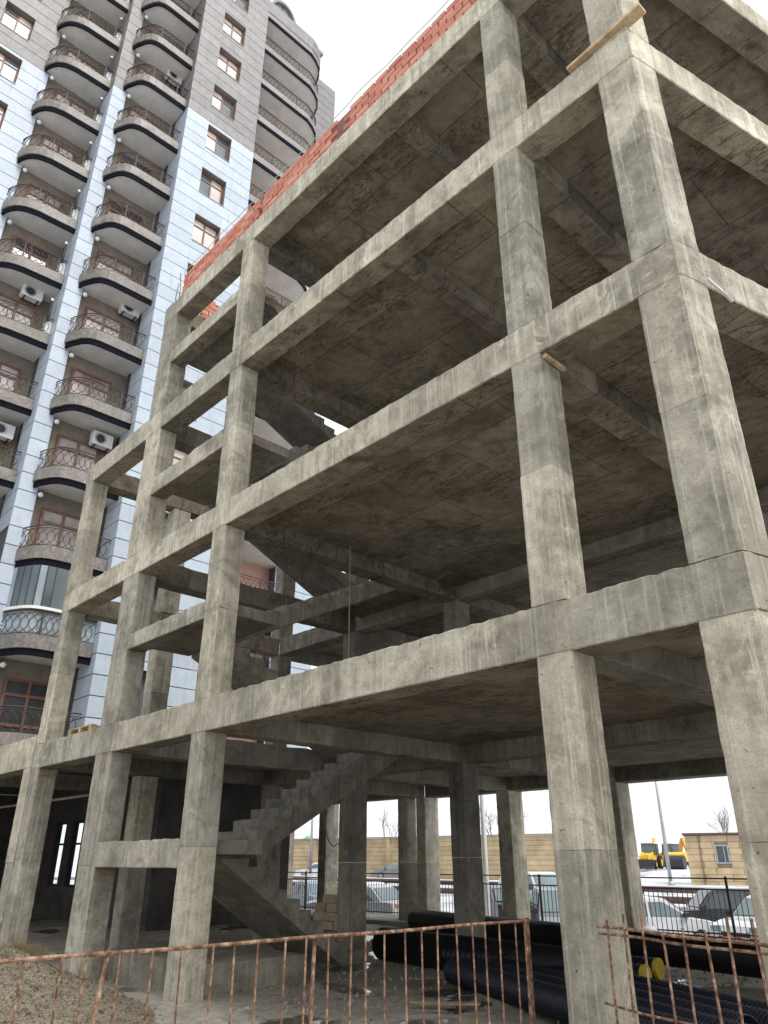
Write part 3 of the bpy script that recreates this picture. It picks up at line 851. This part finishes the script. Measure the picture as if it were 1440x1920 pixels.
P0, P1 = Vector((.06, -.09, 1.2)), Vector((1.56, -.68, 1.2))
for dz, r in ((0, .012), (-.045, .010), (-.5, .009), (-.95, .009)):
    m = MB(); m.tube([P0+(P1-P0)*t+Vector((0, 0, dz+.005*math.sin(t*9+dz*7))) for t in lin(-.04, 1.04, 12)], r, 6); m.build('rail', 'rust', bar2)
for i in range(8):
    t = (i+.35)/8; p = P0+(P1-P0)*t
    m = MB(); m.tube([(p.x, p.y-.012, 0), (p.x+R.uniform(-.015, .015), p.y-.014, .7), (p.x, p.y-.012, 1.2+R.choice([0, 0, .05, .10, .14]))], .0085, 6); m.build('upright', 'rust', bar2)
# sand heap
def heap(label, c, rx, ry, h, mat, name, cat, seed):
    rr = random.Random(seed); m = MB(); nr, na = 26, 44
    for i in range(nr+1):
        for k in range(na):
            f = i/nr; a = 2*math.pi*k/na
            z = h*((1-f*f) ** 1.6)*(1-.25*f)*(1+.10*math.sin(3*a+1)+.06*math.sin(7*a))+rr.uniform(-.018, .018)*(1-f*.5)
            m.v.append((c[0]+rx*f*math.cos(a), c[1]+ry*f*math.sin(a), c[2]+z-.02))
    for i in range(nr):
        for k in range(na):
            a = i*na+k; b = i*na+(k+1) % na; m.f.append((a, b, b+na, a+na))
    return tag(m.build(name, mat, smooth=True), label, cat)
hp = heap('heap of coarse grey brown sand behind the rusty barrier', (-7.6, -1.75, 0), 2.9, 1.8, .60, 'gravel', 'sand_heap', 'sand heap', 3)
g = MB()
for i in range(1600):
    f = R.random() ** .6*.97; a = R.uniform(0, 6.283)
    z = .60*((1-f*f) ** 1.6)*(1-.25*f)*(1+.10*math.sin(3*a+1)+.06*math.sin(7*a))
    x, y = -7.6+2.9*f*math.cos(a), -1.75+1.8*f*math.sin(a); q = R.uniform(.004, .012) if R.random() < .97 else R.uniform(.012, .028)
    g.box((x-q, y-q, z-.03), (x+q, y+q*.8, z+q*.5), q*.5)
g.build('pebbles', 'gravel', hp)['kind'] = 'stuff'
g = MB()
for i in range(900):
    a = R.uniform(0, 6.28); d = R.uniform(0, .6); x = -8.05+d*math.cos(a)*1.2; y = -1.45+d*math.sin(a)*.6
    z = .60-.12*d; l = R.uniform(.06, .16)
    dx, dy = R.uniform(-.08, .08), R.uniform(-.08, .08)
    g.quad((x-.004, y, z-.05), (x+.004, y, z-.05), (x+dx, y+dy, z+l))
tag(g.build('dry_grass', 'dry_grass'), 'patch of dry yellow grass on top of the sand heap', 'grass')['kind'] = 'stuff'
# scattered grains, twigs and rubble on the floor
g = MB()
for i in range(1500):
    x = R.uniform(-11, 1); y = R.uniform(.3, 10); s_ = R.uniform(.005, .018) if R.random() < .97 else R.uniform(.02, .04)
    g.box((x-s_, y-s_*.8, -.01), (x+s_, y+s_*.8, .02+s_*.5), s_*.55)
tag(g.build('rubble_scatter', 'mud'), 'small rubble scattered over the muddy floor', 'rubble')['kind'] = 'stuff'
g = MB()
for i in range(260):
    x = R.uniform(-12, -1); y = R.uniform(.5, 9.5); a = R.uniform(0, 3.14); l = R.uniform(.08, .35)
    g.tube([(x, y, .035), (x+l*.5*math.cos(a), y+l*.5*math.sin(a), .05+R.uniform(0, .03)), (x+l*math.cos(a), y+l*math.sin(a), .04)], .006, 3)
tag(g.build('twig_scatter', 'bark'), 'thin twigs and sticks lying on the muddy floor', 'twigs')['kind'] = 'stuff'
for i, (x, y, a_, l_) in enumerate(((-4.2, 2.1, .5, .9), (-2.3, 1.2, 2.4, .7), (-5.6, 3.6, 1.1, 1.2))):
    plank('scrap_board', ['short scrap board lying in the mud near the rusty barrier post', 'scrap board lying flat close to the foot of a front column', 'longer scrap board in the mud by the black pipe end'][i], (x, y, .06), (x+l_*math.cos(a_), y+l_*math.sin(a_), .075), .11, .025, 'wood_old', 'board')
# limestone blocks on pallet
bl = [(0, 0, 0), (.42, 0, 0), (.84, .02, 0), (.02, .24, 0), (.45, .25, 0), (0.03, 0, .2), (.45, .02, .2), (.86, 0, .2), (0, .25, .2), (.1, .01, .4), (.55, .0, .4), (.9, .03, .4), (.2, .25, .4), (.62, .25, .4), (.35, .04, .6), (.78, .02, .6)]
bx0, by0 = -13.35, 7.75
for q in range(1):
    t = thing('block_pallet', 'low wooden pallet under the limestone block stack', 'pallet', (bx0+.4, by0+.2, 0))
    for i in range(4):
        m = MB(); m.box((bx0-.05, by0-.1+i*.17, .10), (bx0+1.3, by0+.02+i*.17, .12), .003); m.build('board', 'wood_old', t)
    for i in range(3):
        m = MB(); m.box((bx0+i*.58, by0-.1, .0), (bx0+.1+i*.58, by0+.55, .098), .003); m.build('block', 'wood_old', t)
for i, (a, b, c) in enumerate(bl):
    m = MB(); m.extr([(-.195, -.095), (.195, -.095), (.195, .095), (-.195, .095)], (bx0+.2+a+R.uniform(-.01, .01), by0+.1+b, .125+c*.98), X3, Y3, Z3, [0, .186], .008, .003)
    tag(m.build('limestone_block', 'limestone'), 'yellowish limestone block in the stack on the pallet', 'stone block', 'limestone blocks on the pallet')
# pipes
def pipe(name, label, a, b, r, mat, ribs=0, cap=None, group=None, wall=.03):
    a, b = Vector(a), Vector(b); W = (b-a); L = W.length; W.normalize()
    m = MB(); prof = [(0, r-wall), (0, r)]
    if ribs:
        n = int(L/ribs)
        for i in range(n):
            s0 = L*i/n; prof += [(s0+L/n*.15, r), (s0+L/n*.25, r*.93), (s0+L/n*.6, r*.93), (s0+L/n*.7, r)]
    prof += [(L, r), (L, r-wall), (L-.5, r-wall)]
    prof = [(.5, r-wall)]+prof
    m.lathe(a, W, prof, 20)
    t = thing(name, label, 'pipe', (a+b)/2-Vector((0, 0, r)), group)
    m.build('barrel', mat, t, True)
    if cap: 
        q = MB(); q.lathe(b+W*.004, W, [(0, r*1.03), (.05, r*1.03), (.055, r*.9)], 20); q.build('cap', cap, t)
    return t
pipe('large_pipe', 'long smooth black pipe lying along the rear kerb of the ground floor', (-10.6, 8.75, .38), (1.6, 5.95, .38), .24, 'black_pipe')
pipe('large_pipe', 'black smooth pipe lying in front of the long one, between inner columns', (-7.75, 5.0, .30), (-2.5, 4.30, .30), .27, 'black_pipe')
pipe('capped_pipe', 'dark pipe with yellow end cap, lower of the capped pair', (-5.6, 4.35, .32), (-2.25, 4.42, .32), .125, 'navy_pipe', .1, 'yellow_cap')
pipe('capped_pipe', 'dark pipe with yellow end cap, rear one of the capped pair', (-5.6, 4.75, .36), (-2.3, 4.86, .36), .125, 'navy_pipe', .1, 'yellow_cap')
pb = [(0, 0), (.345, 0), (.69, 0), (1.035, 0), (1.38, 0)]
for i, (o, h) in enumerate(pb):
    dv = Vector((.916, -.40, 0)); nv = Vector((.40, .916, 0))
    a = Vector((-4.95, 3.75, .2+h))+nv*o+dv*R.uniform(-.1, .25); b = a+dv*(6.6+R.uniform(-.5, .3) if i != 2 else 4.9)
    lab = ['navy corrugated pipe of the bundle lying closest to the rusty mesh barrier', 'navy corrugated pipe, second of the bundle counted from the mesh barrier', 'shorter navy corrugated pipe in the middle of the bundle', 'navy corrugated pipe of the bundle, next to its rearmost one', 'navy corrugated pipe at the rear of the bundle, facing the yellow caps'][i]
    pipe('corrugated_pipe', lab, a, b, .17, 'navy_pipe', .055, None, 'corrugated pipe bundle', .02)
# ---------------------------------------------------------------- rear fence
FY = 12.35
fn = thing('metal_fence', 'thin black metal bar fence along the rear edge of the site', 'fence', (-13, FY, .1))
for z in (1.3, 1.08, .22):
    m = MB(); m.box((-27, FY-.015, z), (3, FY+.015, z+.03)); m.build('rail', 'dark_metal', fn)
for i in range(13):
    x = -27+2.5*i; m = MB(); m.box((x-.025, FY-.05, -.05), (x+.025, FY-.017, 1.36 if i != 8 else 1.5)); m.build('post', 'dark_metal', fn)
m = MB()
for i in range(250):
    x = -26.95+.12*i; m.box((x-.007, FY+.017, .12), (x+.007, FY+.03, 1.09))
m.build('bars', 'dark_metal', fn)['kind'] = 'stuff'
# rubbish by the kerb
for i, (x, y, s_) in enumerate(((-7.4, 11.9, .3), (-6.3, 11.85, .22))):
    m = MB(); rr = random.Random(i); base = [(0, .05), (.15, .9), (.5, 1.0), (.8, .7), (1, .08)]
    m.lathe((x, y, .16), Z3, [(a*s_*.9, b*s_) for a, b in base], 10)
    m.v = [(p[0]*1+rr.uniform(-.04, .04), p[1]+rr.uniform(-.04, .04), p[2]) for p in m.v]
    tag(m.build('rubbish_bag', 'plastic_bag', smooth=True), ['larger white rubbish bag on the rear kerb', 'smaller white rubbish bag on the rear kerb'][i], 'bag')
g = MB()
for i in range(160):
    x = R.uniform(-5.6, -2.8); y = R.uniform(10.9, 12.2); s_ = R.uniform(.01, .05); g.box((x-s_, y-s_, .15), (x+s_, y+s_, .17+s_), s_*.4)
tag(g.build('brick_rubble', 'debris_brick'), 'reddish brick crumbs lying on the rear kerb', 'rubble')['kind'] = 'stuff'

# ---------------------------------------------------------------- cars, road, yard behind the site
def car(label, loc, heading, color, L=4.5, W=1.78, H=1.46, suv=False, snow=False, glass='glass_car'):
    """nose towards local +x; heading in degrees"""
    rz = D2R(heading); z0 = loc[2]; t = thing('parked_car' if snow is not None else 'car', label, 'car', loc)
    h = H; sh = .60*h if not suv else .58*h
    n = L/2
    def P(m, name, mat, par, sm=False): return m.xf(loc, rz).build(name, mat, par, sm)
    # body shell: side stations (x, z_top) with tumblehome, wheel arches cut as dips in the lower edge
    top = [(-n, .50*h), (-n+.05, .62*h), (-n+.35, .645*h if not suv else .62*h), (-n+.8, sh+.06), (.0, sh+.04), (.95, sh+.02), (n-.65, .575*h), (n-.15, .50*h), (n, .38*h)]
    wb = L*.30; wr = .33 if not suv else .37
    low = [(n, .20), (wb+wr+.05, .18), (wb+wr*.75, .18+wr*.95), (wb, .20+wr*1.3), (wb-wr*.75, .18+wr*.95), (wb-wr-.05, .17), (-wb+wr+.05, .17), (-wb+wr*.75, .18+wr*.95), (-wb, .20+wr*1.3), (-wb-wr*.75, .18+wr*.95), (-wb-wr-.05, .18), (-n, .22)]
    prof = top+low
    m = MB(); rr = []
    for y, s_, dz in ((-W/2, .965, .015), (-W/2+.03, .99, 0), (-W/2+.12, 1.0, 0), (W/2-.12, 1.0, 0), (W/2-.03, .99, 0), (W/2, .965, .015)):
        rr.append([(p[0]*s_, y*(1-.05*max(0, p[1]-.6)), p[1]+(-dz if p[1] > .5 else dz)) for p in prof])
    m.rings(rr); body = P(m, 'body', color, t)
    # cabin
    if suv: gx = [(-n+.12, sh), (-n+.3, h-.06), (-n+.6, h), (.25, h), (.45, h-.04), (1.05, sh)]
    else: gx = [(-n+.55, sh+.04), (-n+1.15, h-.07), (-n+1.55, h), (.1, h), (.3, h-.04), (1.1, sh)]
    m = MB(); rr = []
    for q in (-1, -.9, .9, 1):
        rr.append([(p[0], q*(W/2-.06-.17*max(0, (p[1]-sh)/(h-sh))), p[1]-(.03 if abs(q) == 1 else 0)) for p in gx])
    m.rings(rr); P(m, 'cabin', color, t)
    def side(x0, x1, x2, x3, sgn, name='side_window'):
        zl, zh = sh+.05, h-.13
        def yy(z): return sgn*(W/2-.06-.17*(z-sh)/(h-sh)+.014)
        m = MB(); m.rings([[(x0, yy(zl)+d, zl), (x1, yy(zl)+d, zl), (x2, yy(zh)+d, zh), (x3, yy(zh)+d, zh)] for d in (0, sgn*.006)]); P(m, name, glass, t)
    a0, a1 = gx[0][0], gx[-1][0]; b0, b1 = gx[2][0], gx[3][0]
    for sgn in (-1, 1):
        mid = (b0+b1)/2-.05
        side(a0+.28, mid-.05, mid-.05, b0+.05, sgn); side(mid+.04, a1-.2, b1+.10, mid+.04, sgn)
    for (pa, pb, nm, d) in ((gx[-1], gx[-2], 'windscreen', 1), (gx[0], gx[1], 'rear_window', -1)):
        wl, wh = W/2-.16, W/2-.27
        xa, za = pa[0]-(pa[0]-pb[0])*.12, pa[1]+(pb[1]-pa[1])*.12; xb, zb = pa[0]-(pa[0]-pb[0])*.9, pa[1]+(pb[1]-pa[1])*.9
        m = MB(); m.rings([[(xa+d*e, -wl, za+e), (xa+d*e, wl, za+e), (xb+d*e, wh, zb+e), (xb+d*e, -wh, zb+e)] for e in (.012, .018)]); P(m, nm, glass, t)
    for sx in (-wb, wb):
        for sgn in (-1, 1):
            y = sgn*(W/2-.11)
            m = MB(); m.lathe((sx, y-.1, wr), Y3, [(0, wr*.8), (0.0, wr*.93), (.03, wr), (.17, wr), (.2, wr*.93), (.2, wr*.8)], 18); w = P(m, 'wheel', 'black_rubber', t, True)
            m = MB(); m.lathe((sx, y+sgn*.075, wr), Y3*sgn, [(0, wr*.62), (.03, wr*.62), (.035, wr*.5), (.02, wr*.15), (.035, wr*.1)], 10); P(m, 'rim', 'galv', w)
    for sgn in (-1, 1):
        m = MB(); m.box((n-.16, sgn*(W/2-.28)-.17, .43*h), (n-.015, sgn*(W/2-.28)+.17, .50*h), .012); P(m, 'headlight', 'glass_light', t)
        m = MB(); m.box((-n+.0, sgn*(W/2-.22)-.12, .50*h), (-n+.10, sgn*(W/2-.22)+.12, .60*h), .01); P(m, 'tail_light', 'debris_brick', t)
        m = MB(); m.box((.78, sgn*(W/2+.06)-.09, sh+.03), (.93, sgn*(W/2+.06)+.09, sh+.17), .015); P(m, 'mirror', 'dark_metal', t)
    m = MB(); m.box((n-.10, -.45, .30*h), (n+.012, .45, .40*h), .008); P(m, 'grille', 'dark_metal', t)
    m = MB(); m.box((n-.05, -W/2+.1, .19), (n+.05, W/2-.1, .27*h), .015); P(m, 'bumper', 'dark_metal' if suv else color, t)
    m = MB(); m.box((n+.052, -.26, .27), (n+.058, .26, .37)); P(m, 'number_plate', 'white_paint', t)
    if snow:
        m = MB(); rr = []
        for x in lin(gx[2][0]-.1, gx[3][0]+.1, 6): rr.append([(x, -W/2+.3, h-.01), (x, W/2-.3, h-.01), (x, W/2-.36, h+.06+R.uniform(-.01, .02)), (x, -W/2+.36, h+.06+R.uniform(-.01, .02))])
        m.rings(rr); P(m, 'roof_snow', 'snow', t)
        m = MB(); rr = []
        for x in lin(1.25, n-.3, 5): rr.append([(x, -W/2+.2, sh-.02-.09*(x-1.2)), (x, W/2-.2, sh-.02-.09*(x-1.2)), (x, W/2-.3, sh+.06-.10*(x-1.2)+R.uniform(-.01, .02)), (x, -W/2+.3, sh+.06-.10*(x-1.2))])
        m.rings(rr); P(m, 'bonnet_snow', 'snow', t)
    return t
def gz(x, y): return terrain(x, y)
def carat(label, x, y, hd, col, **k): return car(label, (x, y, gz(x, y)+k.pop('dz', 0)), hd, col, **k)
carat('white hatchback parked along the rear fence beside a black car', -10.7, 20.05, 46, 'car_white', L=4.3, H=1.5)
carat('black estate car parked between two white cars behind the fence', -10.4, 24.6, 222, 'car_black', L=4.7, H=1.6, suv=True, dz=.05, glass='glass_dark')
carat('white car with large windscreen parked by the fence next to the black car', -6.9, 20.6, 262, 'car_white', L=4.5, H=1.5, dz=.12)
carat('dark off-road car facing the fence with a bright grille', -12.6, 17.6, -48, 'car_grey', L=4.5, H=1.75, suv=True, dz=.0)
carat('white and dark car parked behind the off-road car', -18.2, 24.2, -20, 'car_white', L=4.6, H=1.7, suv=True, dz=.4)
carat('dark grey car parked just behind the silver lamp pole', -16.6, 19.4, 150, 'car_black', L=4.5, H=1.45, dz=.3)
carat('blue grey car under snow behind the stair, beyond the fence', -25.8, 17.6, 165, 'car_blue', L=4.4, snow=True, dz=.25)
carat('pale car covered in snow close to the fence by the block stack', -19.6, 14.9, 190, 'car_silver', L=4.5, snow=True, dz=.35)
def roadcar(label, f, l, col, **k):
    p = CAM+FH*f+RH*l; return carat(label, p.x, p.y, math.degrees(math.atan2(-RH.y, -RH.x))+k.pop('rot', 0), col, snow=None, **k)
roadcar('white car driving on the road before the yellow stone wall', 88, -7.2, 'car_white', H=1.5)
roadcar('grey saloon car on the road before the yellow stone wall', 86, 1.0, 'car_grey', H=1.45)
# road with kerb
m = MB()
for f in (74, 95):
    pass
pts = []
for l in lin(-140, 20, 33):
    a = CAM+FH*80+RH*l; b = CAM+FH*94+RH*l
    pts.append([(a.x, a.y, terrain(a.x, a.y)+.03), (b.x, b.y, terrain(b.x, b.y)+.03)])
simple('asphalt', (.16, .16, .165), .75, var=.25, scale=.8)
m.rings(pts, cap=False, closed=False); struct(m.build('road', 'asphalt'))
def guard(label, a, b, z, name, r):
    a, b = Vector(a), Vector(b); t = thing(name, label, 'guard rail', ((a+b)/2)*1.0)
    W = (b-a).normalized(); U = W.cross(Z3)
    m = MB(); m.extr([(-r, -r*1.6), (r, -r*1.6), (r*1.3, 0), (r, r*1.6), (-r, r*1.6)], a, U, Z3, W, lin(0, (b-a).length, 20), .02, 0); m.build('rail', 'rail_dark' , t)
    m = MB(); m.extr([(-r*.9, r*1.62), (r*.9, r*1.62), (r*.6, r*1.62+.05), (-r*.6, r*1.62+.05)], a, U, Z3, W, lin(0, (b-a).length, 30), .01, .008); m.build('snow_cap', 'snow', t)
    n = int((b-a).length/3)
    for i in range(n+1):
        p = a+(b-a)*i/n; g_ = terrain(p.x, p.y); m = MB(); m.box((p.x-.06, p.y-.06, g_-.2), (p.x+.06, p.y+.06, p.z-r)); m.build('post', 'rail_dark', t)
guard('reddish guard rail with snow on top along the far side of the car park', (-49.7, 31.0, .62), (-10.3, 29.5, .50), 0, 'guard_rail', .075)
guard('lower reddish guard rail with snow nearer to the parked cars', (-36, 23.0, .50), (-8.0, 27.6, .16), 0, 'guard_rail', .08)
# lamp poles
def lamp(label, base, top, r, mat='galv'):
    t = thing('lamp_pole', label, 'lamp post', base)
    b, tp = Vector(base), Vector(top)
    m = MB(); m.tube([b, b+(tp-b)*.5, tp], [r, r*.8, r*.6], 10); m.build('pole', mat, t, True)
    m = MB(); m.tube([tp, tp+Vector((-.3, -.3, .35)), tp+Vector((-1.1, -1.1, .5))], r*.45, 8); m.build('arm', mat, t, True)
    m = MB(); q = tp+Vector((-1.4, -1.4, .48)); m.box((q.x-.12, q.y-.35, q.z-.06), (q.x+.45, q.y+.2, q.z+.06), .02); m.build('lamp_head', 'white_paint', t)
    m = MB(); m.lathe(b+Vector((0, 0, -.1)), Z3, [(0, r*1.9), (.5, r*1.8), (.6, r*1.1)], 10); m.build('base', mat, t)
lamp('grey lamp pole in the yard beside the stone hut', (-23.3, 45.9, .0), (-23.3, 45.9, 9.5), .13)
lamp('pale thick lamp pole close behind the rear fence', (-13.2, 14.6, -1.2), (-13.2, 14.6, 8.5), .095, 'white_paint')
lamp('thin lamp pole standing by the road in front of the yellow wall', (-62.0, 46.0, .1), (-62.0, 46.0, 11), .15)
# yellow stone wall, real courses with piers
def stonewall():
    a, b = Vector((-128, 33.0, 0)), Vector((-40.2, 58.2, 0)); a = CAM+FH*118+RH*(-42); b = CAM+FH*77+RH*17.5
    W = (b-a); L = W.length; W.normalize(); U = Vector((-W.y, W.x, 0)); rz = math.atan2(W.y, W.x)
    t = thing('stone_wall', 'long yellow limestone block wall beyond the road', 'wall', ((a+b)/2).to_tuple())
    m = MB(); m.box((0, .06, -.5), (L, .5, 4.02)); m.xf(a, rz).build('core', 'mortar', t)
    for c in range(9):
        z = .1+c*.435
        n = 14
        for i in range(n):
            x0, x1 = L*i/n, L*(i+1)/n
            m = MB(); m.box((x0+.02, 0, z), (x1-.02, .08, z+.405)); m.xf(a, rz).build('stone_course', 'wall_stone', t)
    for i in range(15):
        x = L*i/14; m = MB(); m.box((x-.22, -.12, -.4), (x+.22, .05, 4.05)); m.xf(a, rz).build('pier', 'wall_stone', t)
    m = MB(); m.box((0, -.18, 4.06), (L, .55, 4.16)); m.xf(a, rz).build('coping', 'mortar', t)
stonewall()
def hut():
    a = CAM+FH*63+RH*23.4; b = a+(RH*math.cos(D2R(22))-FH*math.sin(D2R(22)))*9.5; z0 = gz(a.x, a.y)-.2
    W = (b-a); L = W.length; W.normalize(); rz = math.atan2(W.y, W.x); loc = (a.x, a.y, z0)
    t = thing('stone_hut', 'small yellow limestone hut with one window behind the car park', 'hut', (a.x, a.y, z0))
    wx0, wx1, wz0, wz1 = 2.05, 3.0, 1.75, 2.95
    m = MB(); m.box((.1, .1, 0), (L-.1, 5, 3.62)); m.xf(loc, rz).build('core', 'mortar', t)
    for c in range(8):
        za, zb = c*.455, c*.455+.43; x = -(.8 if c % 2 else 0)
        while x < L:
            x0, x1 = max(0, x), min(L, x+1.9); x += 1.92
            if x1-x0 < .15: continue
            for lo, hi in ([(x0, min(x1, wx0)), (max(x0, wx1), x1)] if (za < wz1 and zb > wz0) else [(x0, x1)]):
                if hi-lo < .08: continue
                m = MB(); m.box((lo+.01, 0+R.uniform(-.008, .008), za), (hi-.01, .105, zb)); m.xf(loc, rz).build('stone', 'wall_stone', t)
        m = MB(); m.box((-.004, .12, za), (.1, 5, zb)); m.xf(loc, rz).build('stone', 'wall_stone', t)
    m = MB(); m.box((-.15, -.18, 3.66), (L+.2, 5.2, 3.80)); m.xf(loc, rz).build('roof', 'rail_dark', t)
    f = MB(); f.box((wx0, -.02, wz0), (wx0+.1, .09, wz1)); f.box((wx1-.1, -.02, wz0), (wx1, .09, wz1)); f.box((wx0+.1, -.018, wz1-.1), (wx1-.1, .088, wz1)); f.box((wx0-.1, -.08, wz0-.1), (wx1+.1, .09, wz0-.004)); f.box(((wx0+wx1)/2+.1, -.016, wz0), ((wx0+wx1)/2+.16, .086, wz1-.1))
    w = f.xf(loc, rz).build('window', 'galv', t)
    m = MB(); m.box((wx0+.1, .05, wz0), (wx1-.1, .085, wz1-.1)); m.xf(loc, rz).build('pane', 'glass_tint', w)
    m = MB(); m.tube([(1.0, -.05, 0), (1.0, -.05, 3.6)], .04, 6); m.xf(loc, rz).build('drain_pipe', 'rust', t)
hut()
# diggers in the far yard
def digger(label, f, l, mat, hd, kind):
    p = CAM+FH*f+RH*l; z0 = gz(p.x, p.y); loc = (p.x, p.y, z0); rz = D2R(hd)
    t = thing('backhoe_digger' if kind != 'roller' else 'road_roller', label, 'digger', loc)
    def P(m, nm, mt, par=t): return m.xf(loc, rz).build(nm, mt, par)
    def link(a, b, w, h0, h1, nm, mt):
        a, b = Vector(a), Vector(b); W = (b-a).normalized(); V = Y3.cross(W)*-1
        m = MB(); m.rings([[a+Y3*-w+V*-h0, a+Y3*w+V*-h0, a+Y3*w+V*h0, a+Y3*-w+V*h0], [b+Y3*-w+V*-h1, b+Y3*w+V*-h1, b+Y3*w+V*h1, b+Y3*-w+V*h1]]); P(m, nm, mt)
    if kind == 'roller':
        m = MB(); m.extr([(-1.9, .75), (1.6, .75), (1.7, 1.0), (1.5, 1.55), (.5, 1.75), (-1.9, 1.6)], (0, -1.0, 0), X3, Z3, Y3, [0, 2.0], .08, 0); P(m, 'body', mat)
        m = MB(); m.lathe((1.7, -1.05, .7), Y3, [(0, .2), (0, .7), (2.1, .7), (2.1, .2)], 20); P(m, 'drum', 'dark_metal')
        for sg in (-1, 1):
            m = MB(); m.lathe((-1.3, sg*.8-.2, .65), Y3, [(0, .3), (0, .62), (.1, .65), (.3, .65), (.4, .62), (.4, .3)], 16); P(m, 'wheel', 'black_rubber')
    else:
        m = MB(); m.extr([(-1.6, .8), (2.1, .8), (2.3, 1.1), (2.2, 1.6), (.8, 1.75), (-1.6, 1.5)], (0, -.6, 0), X3, Z3, Y3, [0, 1.2], .08, 0); P(m, 'body', mat)
        m = MB(); m.extr([(-1.3, 1.5), (.7, 1.7), (.45, 2.75), (-1.2, 2.75)], (0, -.7, 0), X3, Z3, Y3, [0, 1.4], .06, 0); P(m, 'cab', 'glass_tint')
        for x, xt in ((-1.32, -1.22), (.72, .47), (-.3, -.3)):
            for y in (-.72, .72): link((x, y, 1.5), (xt, y, 2.75), .04, .05, .05, 'cab_post', 'dark_metal')
        m = MB(); m.box((-1.35, -.82, 2.76), (.65, .82, 2.9), .02); P(m, 'cab_roof', 'white_paint')
        for sx, r_ in ((-1.05, .75), (1.7, .5)):
            for sg in (-1, 1):
                m = MB(); m.lathe((sx, sg*.85-.2, r_), Y3, [(0, .3*r_), (0, .93*r_), (.08, r_), (.32, r_), (.4, .93*r_), (.4, .3*r_)], 16); w = P(m, 'wheel', 'black_rubber')
                m = MB(); m.lathe((sx, sg*.85-.205 if sg < 0 else sg*.85+.203, r_), Y3, [(0, .5*r_), (.004, .5*r_)], 12); P(m, 'rim', mat, w)
        if kind != 'excavator':
            for sg in (-.55, .55):
                link((.9, sg, 1.7), (2.7, sg, 1.25), .09, .16, .14, 'loader_arm', mat); link((2.7, sg, 1.25), (3.3, sg, .55), .08, .13, .12, 'loader_arm', mat)
            m = MB(); m.extr([(3.2, .15), (4.15, .05), (4.1, .15), (3.55, .35), (3.45, 1.05), (3.25, 1.0)], (0, -1.1, 0), X3, Z3, Y3, [0, 2.2], .01, 0); P(m, 'bucket', 'dark_metal')
        link((-1.7, 0, 1.1), (-2.9 if kind != 'excavator' else -2.3, 0, 3.3), .16, .24, .2, 'boom', mat); link((-2.9 if kind != 'excavator' else -2.3, 0, 3.4), (-3.8, 0, 1.5), .13, .2, .13, 'dipper', mat)
        m = MB(); m.extr([(-4.2, .5), (-3.5, .6), (-3.55, 1.5), (-3.95, 1.5), (-4.3, 1.0)], (0, -.4, 0), X3, Z3, Y3, [0, .8], .04, 0); P(m, 'dipper_bucket', 'dark_metal')
digger('yellow backhoe digger with black loader bucket facing the road', 97, 31.6, 'yellow_paint', -75, 'backhoe')
digger('yellow digger with raised orange boom beside the lamp pole', 103, 36.2, 'orange_paint', 150, 'backhoe')
digger('low yellow road roller with black drum beside the stone hut', 93, 33.6, 'yellow_paint', -80, 'roller')
digger('orange digger behind the stone wall showing only its boom tip', 108, 18.0, 'orange_paint', 30, 'excavator')
# green pyramid roof kiosk behind the wall
p = CAM+FH*135+RH*(-12.6)
t = thing('kiosk', 'small kiosk with green pyramid roof behind the yellow wall', 'kiosk', (p.x, p.y, .1))
m = MB(); m.box((p.x-.85, p.y-.85, -.2), (p.x+.85, p.y+.85, 4.745)); m.build('wall', 'wall_stone', t)
m = MB(); m.rings([[(p.x+a*1.1, p.y+b*1.1, 4.75) for a, b in ((-1, -1), (1, -1), (1, 1), (-1, 1))], [(p.x+a*.05, p.y+b*.05, 5.75) for a, b in ((-1, -1), (1, -1), (1, 1), (-1, 1))]]); m.build('roof', 'green_roof', t)
# bare trees
def tree(label, base, h, seed, spread=.55, r0=.12, depth=5, low=.25, cat='tree', name='bare_tree'):
    rr = random.Random(seed); t = thing(name, label, cat, base)
    tr, br = MB(), MB()
    def grow(p, d, l, r, k):
        q = p+d*l*.5+Vector((rr.uniform(-.05, .05), rr.uniform(-.05, .05), 0))*l; e = q+d*l*.5+Vector((rr.uniform(-.06, .06), rr.uniform(-.06, .06), 0))*l
        (tr if k == 0 else br).tube([p, q, e], [r, r*.85, r*.68], 5 if k < 2 else 3, k == 0)
        if k >= depth: return
        for i in range(rr.choice([2, 3, 3]) if k else 4):
            nd = (d+Vector((rr.uniform(-1, 1), rr.uniform(-1, 1), rr.uniform(-.2, .6)))*spread).normalized()
            grow(p+(e-p)*rr.uniform(.65, 1), nd, l*rr.uniform(.6, .8), max(r*.6, .008), k+1)
    grow(Vector(base)-Vector((0, 0, .1)), Vector((0, 0, 1)), h*low, r0, 0)
    tr.build('trunk', 'bark', t); br.build('crown', 'bark', t)
def pt(f, l): q = CAM+FH*f+RH*l; return (q.x, q.y, gz(q.x, q.y))
tree('bare tree rising behind the yellow wall, wide fine crown', pt(118, 1.0), 13, 5, .6, .13)
tree('bare tree behind the wall next to the pale lamp pole', pt(98, 13.8), 13.5, 8, .6, .14)
tree('bare shrub beside the road before the yellow wall', pt(84, -9.6), 3.6, 12, .8, .06, 5, .16, 'shrub', 'bare_shrub')
tree('bare leafless bush growing against the stone hut corner', pt(60.5, 29.0), 5.6, 21, .65, .09, 5, .2, 'shrub', 'bare_shrub')
tree('bare tree top showing over the stone hut roof', pt(72, 31.5), 9.5, 31, .6, .1)
